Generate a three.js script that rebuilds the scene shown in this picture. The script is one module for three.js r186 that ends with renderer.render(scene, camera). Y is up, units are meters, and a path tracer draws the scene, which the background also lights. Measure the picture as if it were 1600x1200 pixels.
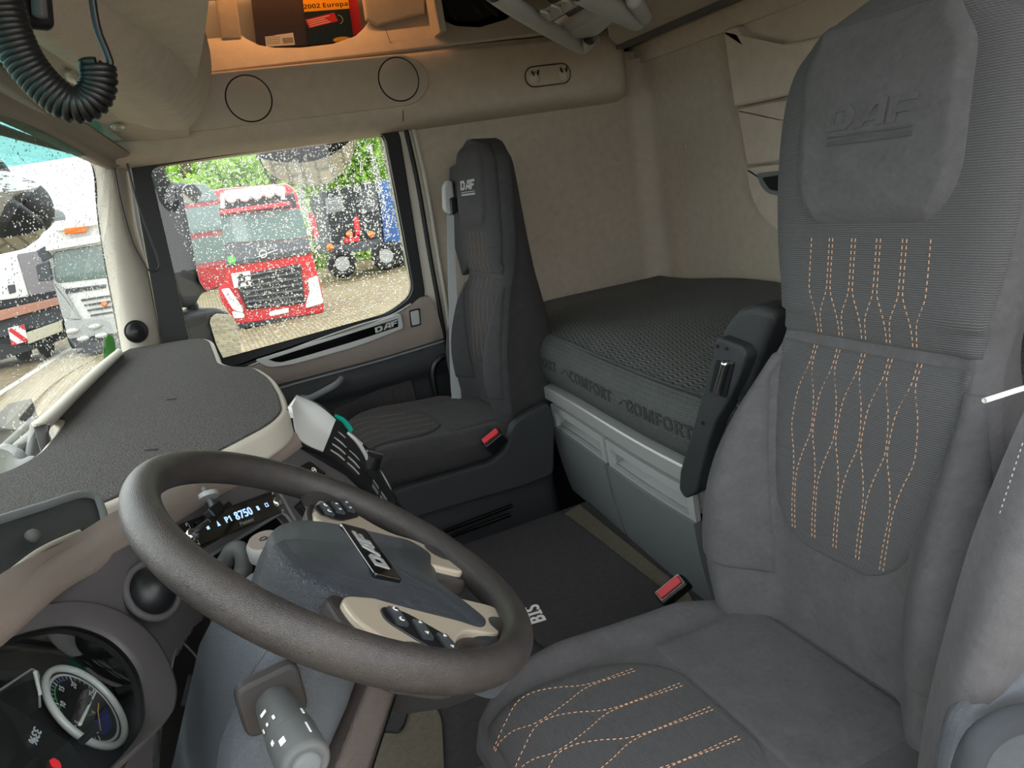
import * as THREE from 'three';
import { RoundedBoxGeometry } from 'three/addons/geometries/RoundedBoxGeometry.js';
import { mergeGeometries, mergeVertices } from 'three/addons/utils/BufferGeometryUtils.js';
import { TextGeometry } from 'three/addons/geometries/TextGeometry.js';
import { FontLoader } from 'three/addons/loaders/FontLoader.js';
import { RectAreaLightUniformsLib } from 'three/addons/lights/RectAreaLightUniformsLib.js';
import { SimplexNoise } from 'three/addons/math/SimplexNoise.js';

// ---------------------------------------------------------------- camera, sky, exposure
// Cab frame: x towards the passenger door, y up, z towards the bunk; the eye is the origin while building, and the whole place is lifted by EYE at the end (pavement at y = 0).
const EYE = 2.55, FOCAL = 1140;
const V = (x, y, z) => new THREE.Vector3(x, y, z);
const axX = V(-500, -240, FOCAL).normalize(), axZ = V(3000, -830, FOCAL);
axZ.addScaledVector(axX, -axZ.dot(axX)).normalize();
const axY = V(0, 0, 0).crossVectors(axZ, axX);
const scene = new THREE.Scene();
const camera = new THREE.PerspectiveCamera(2 * Math.atan(600 / FOCAL) * 180 / Math.PI, 1600 / 1200, 0.02, 300);
camera.matrixAutoUpdate = true;
{
  const m = new THREE.Matrix4().makeBasis(V(axX.x, axY.x, axZ.x), V(-axX.y, -axY.y, -axZ.y), V(-axX.z, -axY.z, -axZ.z));
  camera.quaternion.setFromRotationMatrix(m);
  camera.position.set(0, EYE, 0);
}
scene.background = new THREE.Color().setRGB(2.6, 2.66, 2.72);   // an even overcast sky
const renderer = new THREE.WebGLRenderer({ antialias: true });
renderer.toneMapping = THREE.LinearToneMapping;
renderer.toneMappingExposure = 1.5;
renderer.shadowMap.enabled = true;
RectAreaLightUniformsLib.init();

// ---------------------------------------------------------------- small tools
let seedState = 7;
const rnd = () => { seedState = (seedState + 0x6d2b79f5) | 0; let t = Math.imul(seedState ^ (seedState >>> 15), 1 | seedState); t = (t + Math.imul(t ^ (t >>> 7), 61 | t)) ^ t; return ((t ^ (t >>> 14)) >>> 0) / 4294967296; };
const simplex = new SimplexNoise({ random: rnd });
const clamp = THREE.MathUtils.clamp, lerp = THREE.MathUtils.lerp, sstep = THREE.MathUtils.smoothstep;
const font = await new FontLoader().loadAsync('fonts/droid/droid_sans_bold.typeface.json');
// a point of a real plane, read off in the picture's 1600 x 1200 frame
const sight = (px, py) => { const d = V(px - 800, py - 600, FOCAL); return V(axX.dot(d), axY.dot(d), axZ.dot(d)); };
const onX = (px, py, x) => { const d = sight(px, py); return d.multiplyScalar(x / d.x); };
const onY = (px, py, y) => { const d = sight(px, py); return d.multiplyScalar(y / d.y); };
const onZ = (px, py, z) => { const d = sight(px, py); return d.multiplyScalar(z / d.z); };
const toPx = (p) => { const d = V(p.x * axX.x + p.y * axY.x + p.z * axZ.x, p.x * axX.y + p.y * axY.y + p.z * axZ.y, p.x * axX.z + p.y * axY.z + p.z * axZ.z); return [800 + FOCAL * d.x / d.z, 600 + FOCAL * d.y / d.z]; };
const inPoly = (x, y, q) => { let c = false; for (let i = 0, j = q.length - 1; i < q.length; j = i++) if ((q[i][1] > y) !== (q[j][1] > y) && x < (q[j][0] - q[i][0]) * (y - q[i][1]) / (q[j][1] - q[i][1]) + q[i][0]) c = !c; return c; };
function without(g, keep) { g = g.index ? g.toNonIndexed() : g; const out = {}, p = g.attributes.position, ok = []; for (let i = 0; i < p.count; i += 3) if (keep(V((p.getX(i) + p.getX(i + 1) + p.getX(i + 2)) / 3, (p.getY(i) + p.getY(i + 1) + p.getY(i + 2)) / 3, (p.getZ(i) + p.getZ(i + 1) + p.getZ(i + 2)) / 3))) ok.push(i, i + 1, i + 2); const q = new THREE.BufferGeometry(); for (const [k, a] of Object.entries(g.attributes)) { const d = new Float32Array(ok.length * a.itemSize); ok.forEach((s, n) => { for (let c = 0; c < a.itemSize; c++) d[n * a.itemSize + c] = a.array[s * a.itemSize + c]; }); q.setAttribute(k, new THREE.BufferAttribute(d, a.itemSize)); } return q; }
const onPl = (px, py, o, n) => { const d = sight(px, py); return d.multiplyScalar(o.dot(n) / d.dot(n)); };
const used = {};
function numbered(n) { const k = used[n] = (used[n] ?? -1) + 1; return k ? n + '_' + String(k).padStart(3, '0') : n; }
function setData(o, label, category, group, kind) {
  if (label) o.userData.label = label;
  if (category) o.userData.category = category;
  if (group) o.userData.group = group;
  if (kind) o.userData.kind = kind;
  return o;
}
function mesh(name, g, m, parent) {
  if (Array.isArray(g)) g = joined(g);
  const o = new THREE.Mesh(g, m); o.castShadow = o.receiveShadow = true;
  if (parent) { o.name = name; parent.add(o); } else { o.name = numbered(name); scene.add(o); }
  return o;
}
const thing = (name, label, category, group) => { const o = new THREE.Group(); o.name = numbered(name); scene.add(o); return setData(o, label, category, group); };
const structure = (name, g, m) => { if (!g) { const o = new THREE.Group(); o.name = name; o.userData.kind = 'structure'; scene.add(o); return o; } const o = mesh(name, g, m); o.userData.kind = 'structure'; return o; };
const faceted = (g) => { const q = g.index ? g.toNonIndexed() : g; q.computeVertexNormals(); return q; };
const plain = (g) => { const q = g.index ? g.toNonIndexed() : g; for (const k of Object.keys(q.attributes)) if (!['position', 'normal', 'uv'].includes(k)) q.deleteAttribute(k); if (!q.attributes.uv) q.setAttribute('uv', new THREE.BufferAttribute(new Float32Array(q.attributes.position.count * 2), 2)); q.morphAttributes = {}; return q; };
const joined = (list) => { const g = mergeGeometries(list.flat().map(plain), false); return g; };
// uv in metres by the way each face points
function boxUV(g) {
  g = g.index ? g.toNonIndexed() : g;
  const p = g.attributes.position, uv = new Float32Array(p.count * 2), a = V(), b = V(), c = V(), n = V();
  for (let i = 0; i < p.count; i += 3) {
    a.fromBufferAttribute(p, i); b.fromBufferAttribute(p, i + 1); c.fromBufferAttribute(p, i + 2);
    n.crossVectors(b.clone().sub(a), c.clone().sub(a));
    const ax = Math.abs(n.x), ay = Math.abs(n.y), az = Math.abs(n.z);
    [a, b, c].forEach((q, k) => { const [u, v] = ax >= ay && ax >= az ? [q.z, q.y] : ay >= az ? [q.x, q.z] : [q.x, q.y]; uv[(i + k) * 2] = u; uv[(i + k) * 2 + 1] = v; });
  }
  g.setAttribute('uv', new THREE.BufferAttribute(uv, 2));
  return g;
}
const cubicUV = boxUV;
// a surface through a net of points; rows[j][i]
function net(rows, { closed = false, flip = false, nu, nv, capStart, capEnd } = {}) {
  if (nv) { rows = resampleRows(rows, nv); }
  if (nu) rows = rows.map((r) => new THREE.CatmullRomCurve3(r, closed, 'centripetal').getPoints(nu).slice(0, closed ? nu : nu + 1));
  const R = rows.length, C = rows[0].length, pos = [], uv = [], idx = [];
  let vAcc = 0;
  for (let j = 0; j < R; j++) {
    let u = 0; if (j) vAcc += rows[j][C >> 1].distanceTo(rows[j - 1][C >> 1]);
    for (let i = 0; i <= C - (closed ? 0 : 1); i++) { const p = rows[j][i % C]; if (i) u += p.distanceTo(rows[j][i - 1]); pos.push(p.x, p.y, p.z); uv.push(u, vAcc); }
  }
  const W = closed ? C + 1 : C;
  for (let j = 0; j < R - 1; j++) for (let i = 0; i < W - 1; i++) { const a = j * W + i, b = a + 1, c = a + W, d = c + 1; flip ? idx.push(a, c, b, b, c, d) : idx.push(a, b, c, b, d, c); }
  const cap = (j, rev) => { const o = pos.length / 3, m = V(); rows[j].forEach((p) => m.add(p)); m.multiplyScalar(1 / C); pos.push(m.x, m.y, m.z); uv.push(0, 0); rows[j].forEach((p) => { pos.push(p.x, p.y, p.z); uv.push(p.x, p.z); }); for (let i = 0; i < C; i++) { const a = o + 1 + i, b = o + 1 + (i + 1) % C; (rev !== flip) ? idx.push(o, b, a) : idx.push(o, a, b); } };
  if (capStart) cap(0, true); if (capEnd) cap(R - 1, false);
  const g = new THREE.BufferGeometry();
  g.setAttribute('position', new THREE.Float32BufferAttribute(pos, 3)); g.setAttribute('uv', new THREE.Float32BufferAttribute(uv, 2)); g.setIndex(idx); g.computeVertexNormals();
  if (closed) { const n = g.attributes.normal; for (let j = 0; j < R; j++) { const a = j * W, b = a + W - 1, v = V(n.getX(a) + n.getX(b), n.getY(a) + n.getY(b), n.getZ(a) + n.getZ(b)).normalize(); n.setXYZ(a, v.x, v.y, v.z); n.setXYZ(b, v.x, v.y, v.z); } }
  return g;
}
function resampleRows(rows, nv) { const C = rows[0].length, cols = []; for (let i = 0; i < C; i++) cols.push(new THREE.CatmullRomCurve3(rows.map((r) => r[i]), false, 'centripetal').getPoints(nv)); return cols[0].map((_, j) => cols.map((c) => c[j])); }
// a surface with thickness: the net and its copy pushed back along the normals, sides closed
function shell(rows, t, opt = {}) {
  const g = net(rows, opt), p = g.attributes.position, n = g.attributes.normal;
  const C = (opt.nu ?? rows[0].length - 1) + 1, R = (opt.nv ?? rows.length - 1) + 1, back = g.clone(), bp = back.attributes.position;
  for (let i = 0; i < bp.count; i++) bp.setXYZ(i, p.getX(i) - n.getX(i) * t, p.getY(i) - n.getY(i) * t, p.getZ(i) - n.getZ(i) * t);
  const bi = back.index.array; for (let i = 0; i < bi.length; i += 3) { const k = bi[i]; bi[i] = bi[i + 1]; bi[i + 1] = k; } back.computeVertexNormals();
  const rim = []; for (let i = 0; i < C; i++) rim.push(i); for (let j = 1; j < R; j++) rim.push(j * C + C - 1); for (let i = C - 2; i >= 0; i--) rim.push((R - 1) * C + i); for (let j = R - 2; j > 0; j--) rim.push(j * C);
  const P = (a, i) => V(a.getX(i), a.getY(i), a.getZ(i)), f = rim.map((i) => P(p, i)), b = rim.map((i) => P(bp, i)); f.push(f[0].clone()); b.push(b[0].clone());
  return joined([g, back, flatSides(f, b, !opt.flip)]);
}
function flatSides(f, b, flip) { const pos = [], uv = []; for (let i = 0; i < f.length - 1; i++) { const q = flip ? [f[i], b[i], f[i + 1], f[i + 1], b[i], b[i + 1]] : [f[i], f[i + 1], b[i], f[i + 1], b[i + 1], b[i]]; q.forEach((p) => { pos.push(p.x, p.y, p.z); uv.push(p.x, p.y); }); } const g = new THREE.BufferGeometry(); g.setAttribute('position', new THREE.Float32BufferAttribute(pos, 3)); g.setAttribute('uv', new THREE.Float32BufferAttribute(uv, 2)); g.computeVertexNormals(); return g; }
const tube = (pts, r, o = {}) => new THREE.TubeGeometry(new THREE.CatmullRomCurve3(pts, !!o.closed, o.type ?? 'centripetal'), o.n ?? pts.length * 8, r, o.k ?? 10, !!o.closed);
const poly = (pts, r, o = {}) => { const path = new THREE.CurvePath(); for (let i = 0; i < pts.length - 1; i++) path.add(new THREE.LineCurve3(pts[i], pts[i + 1])); return new THREE.TubeGeometry(path, o.n ?? pts.length * 6, r, o.k ?? 8, false); };
function capsule(a, b, r, k = 12) { const g = new THREE.CapsuleGeometry(r, a.distanceTo(b), 6, k); return between(g, a, b); }
function rod(a, b, r0, r1 = r0, k = 16) { return between(new THREE.CylinderGeometry(r1, r0, a.distanceTo(b), k), a, b); }
function between(g, a, b) { g.applyQuaternion(new THREE.Quaternion().setFromUnitVectors(V(0, 1, 0), b.clone().sub(a).normalize())); const m = a.clone().add(b).multiplyScalar(0.5); g.translate(m.x, m.y, m.z); return g; }
// round the corners of a closed outline of 2-D points
function rounded(pts, r, k = 6) {
  const out = [], n = pts.length;
  for (let i = 0; i < n; i++) {
    const p = pts[i], a = pts[(i + n - 1) % n], b = pts[(i + 1) % n], rr = Array.isArray(r) ? r[i] : r;
    const da = a.clone().sub(p), db = b.clone().sub(p), m = Math.min(rr, da.length() * 0.48, db.length() * 0.48);
    if (m < 1e-5) { out.push(p.clone()); continue; }
    const s = p.clone().addScaledVector(da.normalize(), m), e = p.clone().addScaledVector(db.normalize(), m);
    for (let j = 0; j <= k; j++) { const t = j / k; out.push(s.clone().multiplyScalar((1 - t) * (1 - t)).addScaledVector(p, 2 * t * (1 - t)).addScaledVector(e, t * t)); }
  }
  return out;
}
// a frame on a plane: origin, u, v, n
function frame(o, n, up = V(0, 1, 0)) { n = n.clone().normalize(); const u = V().crossVectors(up, n).normalize(), v = V().crossVectors(n, u); return { o, u, v, n, m: new THREE.Matrix4().makeBasis(u, v, n).setPosition(o), to: (p) => { const d = p.clone().sub(o); return new THREE.Vector2(d.dot(u), d.dot(v)); }, at: (x, y, z = 0) => o.clone().addScaledVector(u, x).addScaledVector(v, y).addScaledVector(n, z), px: (x, y) => { const d = onPl(x, y, o, n).sub(o); return new THREE.Vector2(d.dot(u), d.dot(v)); } }; }
// a plate whose front face lies on the frame's plane, its outline 2-D points in that frame
function plate(fr, pts, t, { bevel = 0.002, holes = [], lift = 0, r = 0, seg = 2, curve = false } = {}) {
  if (r) pts = rounded(pts, r);
  if (curve) pts = new THREE.SplineCurve([...pts, pts[0]]).getPoints(pts.length * 6).slice(0, -1);
  const s = new THREE.Shape(pts);
  for (const h of holes) s.holes.push(new THREE.Path(h));
  const g = new THREE.ExtrudeGeometry(s, { depth: Math.max(t - 2 * bevel, 1e-4), bevelEnabled: bevel > 0, bevelThickness: bevel, bevelSize: bevel, bevelOffset: -bevel, bevelSegments: seg, curveSegments: 8 });
  g.translate(0, 0, -Math.max(t - 2 * bevel, 1e-4) - bevel + lift);
  g.applyMatrix4(fr.m);
  return g;
}
const pxs = (fr, list) => list.map(([x, y]) => fr.px(x, y));
const v2 = (list) => list.map(([x, y]) => new THREE.Vector2(x, y));
const ellipse = (cx, cy, rx, ry, n = 40, a0 = 0) => Array.from({ length: n }, (_, i) => new THREE.Vector2(cx + rx * Math.cos(a0 + i / n * 2 * Math.PI), cy + ry * Math.sin(a0 + i / n * 2 * Math.PI)));
const rbox = (w, h, d, r = 0.004, s = 3) => new RoundedBoxGeometry(w, h, d, s, r);
const place = (g, fr, x = 0, y = 0, z = 0, rot = 0) => { if (rot) g.rotateZ(rot); g.translate(x, y, z); return g.applyMatrix4(fr.m); };
// solid with given outline rows (closed loops), capped
const solid = (rows, o = {}) => net(rows, { closed: true, capStart: true, capEnd: true, ...o });

// ---------------------------------------------------------------- textures and materials
function texture(size, f, { srgb = false, ch = 1 } = {}) {
  const w = size, h = size, d = new Uint8Array(w * h * 4);
  for (let y = 0; y < h; y++) for (let x = 0; x < w; x++) { const v = f(x / w, y / h), o = (y * w + x) * 4; const c = Array.isArray(v) ? v : [v, v, v]; d[o] = clamp(c[0], 0, 1) * 255; d[o + 1] = clamp(c[1], 0, 1) * 255; d[o + 2] = clamp(c[2], 0, 1) * 255; d[o + 3] = 255; }
  const t = new THREE.DataTexture(d, w, h); t.magFilter = THREE.LinearFilter; t.minFilter = THREE.LinearMipmapLinearFilter; t.generateMipmaps = true; t.wrapS = t.wrapT = THREE.RepeatWrapping; if (srgb) t.colorSpace = THREE.SRGBColorSpace; t.needsUpdate = true; return t;
}
const rep = (t, m, n = m) => { const c = t.clone(); c.repeat.set(1 / m, 1 / n); c.needsUpdate = true; return c; };   // one tile every m metres
// tileable noise
const tn = (x, y, s, z = 0) => { const a = x * 2 * Math.PI, b = y * 2 * Math.PI, r = s / (2 * Math.PI); return simplex.noise4d(Math.cos(a) * r, Math.sin(a) * r, Math.cos(b) * r + z, Math.sin(b) * r); };
const cells = (() => { const N = 22, pts = []; for (let j = 0; j < N; j++) for (let i = 0; i < N; i++) pts.push([(i + rnd()) / N, (j + rnd()) / N]); return (x, y) => { const ci = Math.floor(x * N), cj = Math.floor(y * N); let d1 = 9, d2 = 9; for (let b = -1; b <= 1; b++) for (let a = -1; a <= 1; a++) { const p = pts[((cj + b + N) % N) * N + (ci + a + N) % N]; let dx = Math.abs(p[0] - x), dy = Math.abs(p[1] - y); dx = Math.min(dx, 1 - dx); dy = Math.min(dy, 1 - dy); const d = Math.hypot(dx, dy) * N; if (d < d1) { d2 = d1; d1 = d; } else if (d < d2) d2 = d; } return d2 - d1; }; })();
const T = {
  leather: texture(256, (x, y) => sstep(cells(x, y), 0.02, 0.4)),
  speck: texture(256, (x, y) => 0.5 + 0.25 * tn(x, y, 60) + 0.25 * tn(x, y, 130, 9)),
  felt: texture(512, (x, y) => { const s = 0.5 + 0.22 * tn(x, y, 150) + 0.2 * tn(x, y, 60, 3) + 0.18 * (rnd() - 0.5); return s; }),
  feltC: texture(512, (x, y) => { const s = 0.72 + 0.13 * tn(x, y, 110) + 0.08 * tn(x, y, 40, 3) + 0.22 * (rnd() - 0.5); return [s, s * 0.985, s * 0.97]; }, { srgb: true }),
  rib: texture(256, (x, y) => { const r = 0.5 + 0.5 * Math.sin(y * 2 * Math.PI * 16 + 0.5 * Math.sin(x * 2 * Math.PI * 8)); return r * 0.7 + 0.3 * rnd(); }),
  weave: texture(256, (x, y) => { const a = Math.sin(x * 2 * Math.PI * 32), b = Math.sin(y * 2 * Math.PI * 32); return 0.5 + 0.3 * a * b + 0.2 * (rnd() - 0.5); }),
  cloth: texture(512, (x, y) => { const s = 0.86 + 0.05 * tn(x, y, 6) + 0.045 * tn(x, y, 25, 4) + 0.09 * (rnd() - 0.5); return [s, s, s]; }, { srgb: true }),
  ribC: texture(256, (x, y) => { const r = Math.sin(y * 2 * Math.PI * 16 + 0.5 * Math.sin(x * 2 * Math.PI * 8)), s = 0.80 + 0.11 * r + 0.12 * (rnd() - 0.5); return [s, s, s]; }, { srgb: true }),
  worn: texture(512, (x, y) => { const a = tn(x, y, 5), b = tn(x, y, 18, 5), c = tn(x, y, 70, 2), s = 0.84 + 0.07 * a + 0.05 * b + 0.03 * c; return [s, s * (0.985 - 0.01 * a), s * (0.97 - 0.02 * a)]; }, { srgb: true }),
  headliner: texture(512, (x, y) => { const s = 0.9 + 0.04 * tn(x, y, 120) + 0.03 * tn(x, y, 9, 4) + 0.05 * (rnd() - 0.5); return [s, s, s]; }, { srgb: true }),
};
const M = {};
function std(name, color, roughness, o = {}) { const m = new THREE.MeshPhysicalMaterial({ color: new THREE.Color(color), roughness, ...o }); m.name = name; M[name] = m; return m; }
std('beige', '#d9cab8', 0.62, { bumpMap: rep(T.speck, 0.06), bumpScale: 0.00025, map: rep(T.headliner, 0.5) });
std('beigeFabric', '#cdc0ae', 0.95, { bumpMap: rep(T.speck, 0.08), bumpScale: 0.0005, map: rep(T.headliner, 0.35) });
std('tan', '#8c8077', 0.55, { bumpMap: rep(T.leather, 0.035), bumpScale: 0.0002 });
std('pillar', '#c9c3b5', 0.6, { bumpMap: rep(T.speck, 0.06), bumpScale: 0.0002 });
std('darkPlastic', '#5b5a5b', 0.5, { bumpMap: rep(T.leather, 0.03), bumpScale: 0.0002 });
std('dashGrey', '#565354', 0.55, { bumpMap: rep(T.speck, 0.04), bumpScale: 0.0002 });
std('blueGrey', '#565c63', 0.42, { bumpMap: rep(T.leather, 0.03), bumpScale: 0.0004 });
std('black', '#17181a', 0.4, {});
std('blackMatt', '#141416', 0.85, {});
std('rubber', '#101214', 0.6, {});
std('gloss', '#08090b', 0.08, { clearcoat: 1 });
std('silver', '#b9bbb9', 0.42, { metalness: 0.35 });
std('lightGrey', '#a9abaa', 0.5, { bumpMap: rep(T.speck, 0.05), bumpScale: 0.0002 });
std('midGrey', '#74787a', 0.5, { bumpMap: rep(T.speck, 0.04), bumpScale: 0.0003 });
std('champagne', '#c6baa6', 0.36, { metalness: 0.3 });
std('wheelLeather', '#444140', 0.34, { bumpMap: rep(T.leather, 0.028), bumpScale: 0.00018, map: rep(T.worn, 0.22) });
std('airbag', '#50555c', 0.34, { bumpMap: rep(T.leather, 0.030), bumpScale: 0.0012 });
std('seatCloth', '#626163', 0.95, { bumpMap: rep(T.weave, 0.03), bumpScale: 0.0004, map: rep(T.cloth, 0.30), sheen: 0.35, sheenColor: new THREE.Color('#8a8786'), sheenRoughness: 0.6 });
std('seatRib', '#656567', 0.95, { bumpMap: rep(T.rib, 0.042), bumpScale: 0.0009, map: rep(T.ribC, 0.042), sheen: 0.3, sheenColor: new THREE.Color('#8a8786'), sheenRoughness: 0.6 });
std('seatClothShaded', '#474648', 0.95, { bumpMap: rep(T.weave, 0.03), bumpScale: 0.0004, map: rep(T.cloth, 0.30), sheen: 0.25, sheenColor: new THREE.Color('#6f6d6c'), sheenRoughness: 0.6 });  // darker copy of seatCloth, the far seat's shade put into the colour
std('seatRibShaded', '#49484a', 0.95, { bumpMap: rep(T.rib, 0.042), bumpScale: 0.0009, map: rep(T.ribC, 0.042), sheen: 0.2, sheenColor: new THREE.Color('#6f6d6c'), sheenRoughness: 0.6 });  // darker copy of seatRib, with the same shade in its colour
std('stitchShaded', '#8f7157', 0.8, {});  // thread colour dulled to go with the shaded cloth
std('stitch', '#c79b78', 0.8, {});
std('seatShell', '#2d3033', 0.5, { bumpMap: rep(T.leather, 0.03), bumpScale: 0.0003 });
std('felt', '#666462', 1.0, { bumpMap: rep(T.felt, 0.30), bumpScale: 0.006, map: rep(T.feltC, 0.30) });
std('brownPlastic', '#4a4340', 0.5, { bumpMap: rep(T.leather, 0.03), bumpScale: 0.0003 });
std('carpet', '#494749', 1.0, { bumpMap: rep(T.felt, 0.16), bumpScale: 0.0025, map: rep(T.cloth, 0.12) });
std('matBeige', '#7d7666', 1.0, { bumpMap: rep(T.felt, 0.2), bumpScale: 0.003, map: rep(T.cloth, 0.1) });
std('white', '#f2f2ee', 0.45, {});
std('red', '#d3313a', 0.4, {});
std('silverPaint', '#d6d8d5', 0.4, { metalness: 0.1 });
std('consoleGrey', '#c3c5c2', 0.5, { bumpMap: rep(T.speck, 0.05), bumpScale: 0.0002 });
std('bootGrey', '#353333', 0.6, {});
std('stalkGrey', '#5e6161', 0.42, { bumpMap: rep(T.speck, 0.04), bumpScale: 0.0002 });
std('darkGrey', '#454244', 0.55, {});
std('chrome', '#d9dcde', 0.18, { metalness: 1 });
std('mirror', '#e6eaea', 0.015, { metalness: 1 });
std('glass', '#eef4f1', 0, { transmission: 1, thickness: 0, ior: 1.45 });
std('clearLens', '#e8e6e0', 0.1, { transmission: 0.7, thickness: 0, ior: 1.5 });
const canvasTex = (w, h, draw) => { const c = document.createElement('canvas'); c.width = w; c.height = h; draw(c.getContext('2d'), w, h); const t = new THREE.CanvasTexture(c); t.colorSpace = THREE.SRGBColorSpace; t.anisotropy = 4; return t; };
// a printed sheet: a thin plate in the frame with uv 0..1 across the outline's box
function fitUV(g, fr) { const p = g.attributes.position, a = V(), uv = g.attributes.uv; let x0 = 9, x1 = -9, y0 = 9, y1 = -9; const q = []; for (let i = 0; i < p.count; i++) { const t = fr.to(a.fromBufferAttribute(p, i)); q.push(t); x0 = Math.min(x0, t.x); x1 = Math.max(x1, t.x); y0 = Math.min(y0, t.y); y1 = Math.max(y1, t.y); } q.forEach((t, i) => uv.setXY(i, (t.x - x0) / (x1 - x0), (t.y - y0) / (y1 - y0))); return g; }
// the block letters of the badge, one solid each; h = height
const LETTERS = {
  D: [[[0, 0], [0.95, 0], [1.2, 0.25], [1.2, 0.75], [0.95, 1], [0, 1]], [[0.34, 0.26], [0.34, 0.74], [0.8, 0.74], [0.88, 0.66], [0.88, 0.34], [0.8, 0.26]]],
  A: [[[0, 0], [0.34, 0], [0.42, 0.2], [0.92, 0.2], [0.92, 0], [1.24, 0], [1.24, 1], [0.62, 1]], [[0.55, 0.44], [0.78, 0.78], [0.92, 0.78], [0.92, 0.44]]],
  F: [[[0, 0], [0.33, 0], [0.33, 0.34], [0.9, 0.34], [0.9, 0.58], [0.33, 0.58], [0.33, 0.74], [1.05, 0.74], [1.05, 1], [0, 1]]],
};
function badge(h, depth, slant = 0.12) { let x = 0; const out = []; for (const c of 'DAF') { const s = new THREE.Shape(v2(LETTERS[c][0]).map((p) => p.multiplyScalar(h))); if (LETTERS[c][1]) s.holes.push(new THREE.Path(v2(LETTERS[c][1]).map((p) => p.multiplyScalar(h)))); const g = new THREE.ExtrudeGeometry(s, { depth, bevelEnabled: false }); g.translate(x, 0, 0); const p = g.attributes.position; for (let i = 0; i < p.count; i++) p.setX(i, p.getX(i) + slant * p.getY(i)); out.push(g); x += (c === 'A' ? 1.36 : 1.32) * h; } const g = joined(out); g.computeBoundingBox(); g.translate(-(g.boundingBox.min.x + g.boundingBox.max.x) / 2, -h / 2, 0); return g; }
const word = (text, h, depth, o = {}) => { const g = new TextGeometry(text, { font, size: h, depth, curveSegments: 3 }); g.computeBoundingBox(); const b = g.boundingBox; g.translate(-(b.min.x + b.max.x) / 2, -(b.min.y + b.max.y) / 2, 0); if (o.sx) g.scale(o.sx, 1, 1); return g; };
// ---------------------------------------------------------------- the cab's shell
const XW = 2.44, XL = 0.16, ZB = 1.61, YC = 0.95, YF = -1.28;
const box3 = (x0, x1, y0, y1, z0, z1) => { const g = new THREE.BoxGeometry(x1 - x0, y1 - y0, z1 - z0); g.translate((x0 + x1) / 2, (y0 + y1) / 2, (z0 + z1) / 2); return boxUV(g); };
structure('floor', box3(XL - 0.04, XW + 0.08, YF - 0.06, YF, -0.62, ZB + 0.05), M.carpet);
structure('ceiling', box3(XL - 0.04, XW + 0.08, YC, YC + 0.06, -0.5, ZB + 0.05), M.beigeFabric);
structure('wall_back', box3(XL - 0.04, XW + 0.08, YF, YC, ZB, ZB + 0.05), M.beigeFabric);
structure('wall_front', [box3(XL - 0.04, XW + 0.08, YF, -0.40, -0.62, -0.56), box3(XL - 0.04, XW + 0.08, 0.40, YC, -0.42, -0.36)], M.blackMatt);
structure('wall_left', [box3(XL - 0.04, XL, YF, YC, 0.88, ZB), box3(XL - 0.04, XL, 0.42, YC, -0.5, 0.88), box3(XL - 0.04, XL, YF, -1.0, -0.6, 0.88)], M.beigeFabric);
// passenger side: the board behind the door, the skin over the door and in front of it
const FW = frame(V(2.41, 0, 0), V(-1, 0, 0));            // 2-D here is (z, y)
{
  const w = structure('wall_right');
  mesh('wall_board', boxUV(plate(FW, v2([[0.70, -1.25], [ZB, -1.25], [ZB, 0.36], [0.72, 0.36]]), 0.05, { bevel: 0.004 })), M.beigeFabric, w);
  mesh('outer_skin', [box3(XW + 0.02, XW + 0.06, 0.26, YC, -0.10, ZB), box3(XW + 0.02, XW + 0.06, YF, YC, 0.74, ZB), box3(XW + 0.02, XW + 0.06, YF, -0.48, -0.6, 0.8)], M.lightGrey, w);
  for (const [x, y] of [[641, 217], [673, 369]]) {
    const p = FW.px(x, y);
    const cap = mesh('trim_clip', new THREE.LatheGeometry(v2([[0, 0.008], [0.009, 0.008], [0.012, 0.006], [0.013, 0.003], [0.018, 0.004], [0.021, 0]]), 28).rotateX(Math.PI / 2).applyMatrix4(FW.m.clone().multiply(new THREE.Matrix4().makeTranslation(p.x, p.y, 0))), M.beige, w);
    cap.userData.label = 'round push-in trim clip';
  }
  for (const [x, y] of [[965, 248]]) { const p = FW.px(x, y); mesh('trim_button', new THREE.SphereGeometry(0.009, 16, 8).scale(1, 1, 0.4).applyMatrix4(FW.m.clone().multiply(new THREE.Matrix4().makeTranslation(p.x, p.y, 0))), M.beigeFabric, w); }
}
const FBk = frame(V(0, 0, ZB), V(0, 0, -1));
{
  // vertical corner cove between passenger board and back wall, light strip over the back wall
  const rows = [-0.5, 0.33].map((y) => Array.from({ length: 9 }, (_, i) => { const a = i / 8 * Math.PI / 2; return V(2.41 - 0.07 * (1 - Math.sin(a)), y, ZB - 0.07 * (1 - Math.cos(a))); }));
  structure('trim_1', net(rows, {}), M.beigeFabric);
  const t2 = structure('trim_2', boxUV(plate(frame(V(0, 0, ZB - 0.012), V(0, 0, -1)), pxs(frame(V(0, 0, ZB - 0.012), V(0, 0, -1)), [[988, 104], [986, 74], [1300, -60], [1420, -60]]).concat(), 0.02, { bevel: 0.003 })), M.beige);
  t2.userData.label = 'pale trim strip along the top of the back wall';
  for (const [x, y] of [[1070, 228], [1032, 388]]) { const p = onZ(x, y, ZB); const b = mesh('trim_button', new THREE.SphereGeometry(0.008, 16, 8).scale(1, 1, 0.4).translate(p.x, p.y, p.z), M.beigeFabric); b.userData.kind = 'structure'; }
}
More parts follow.
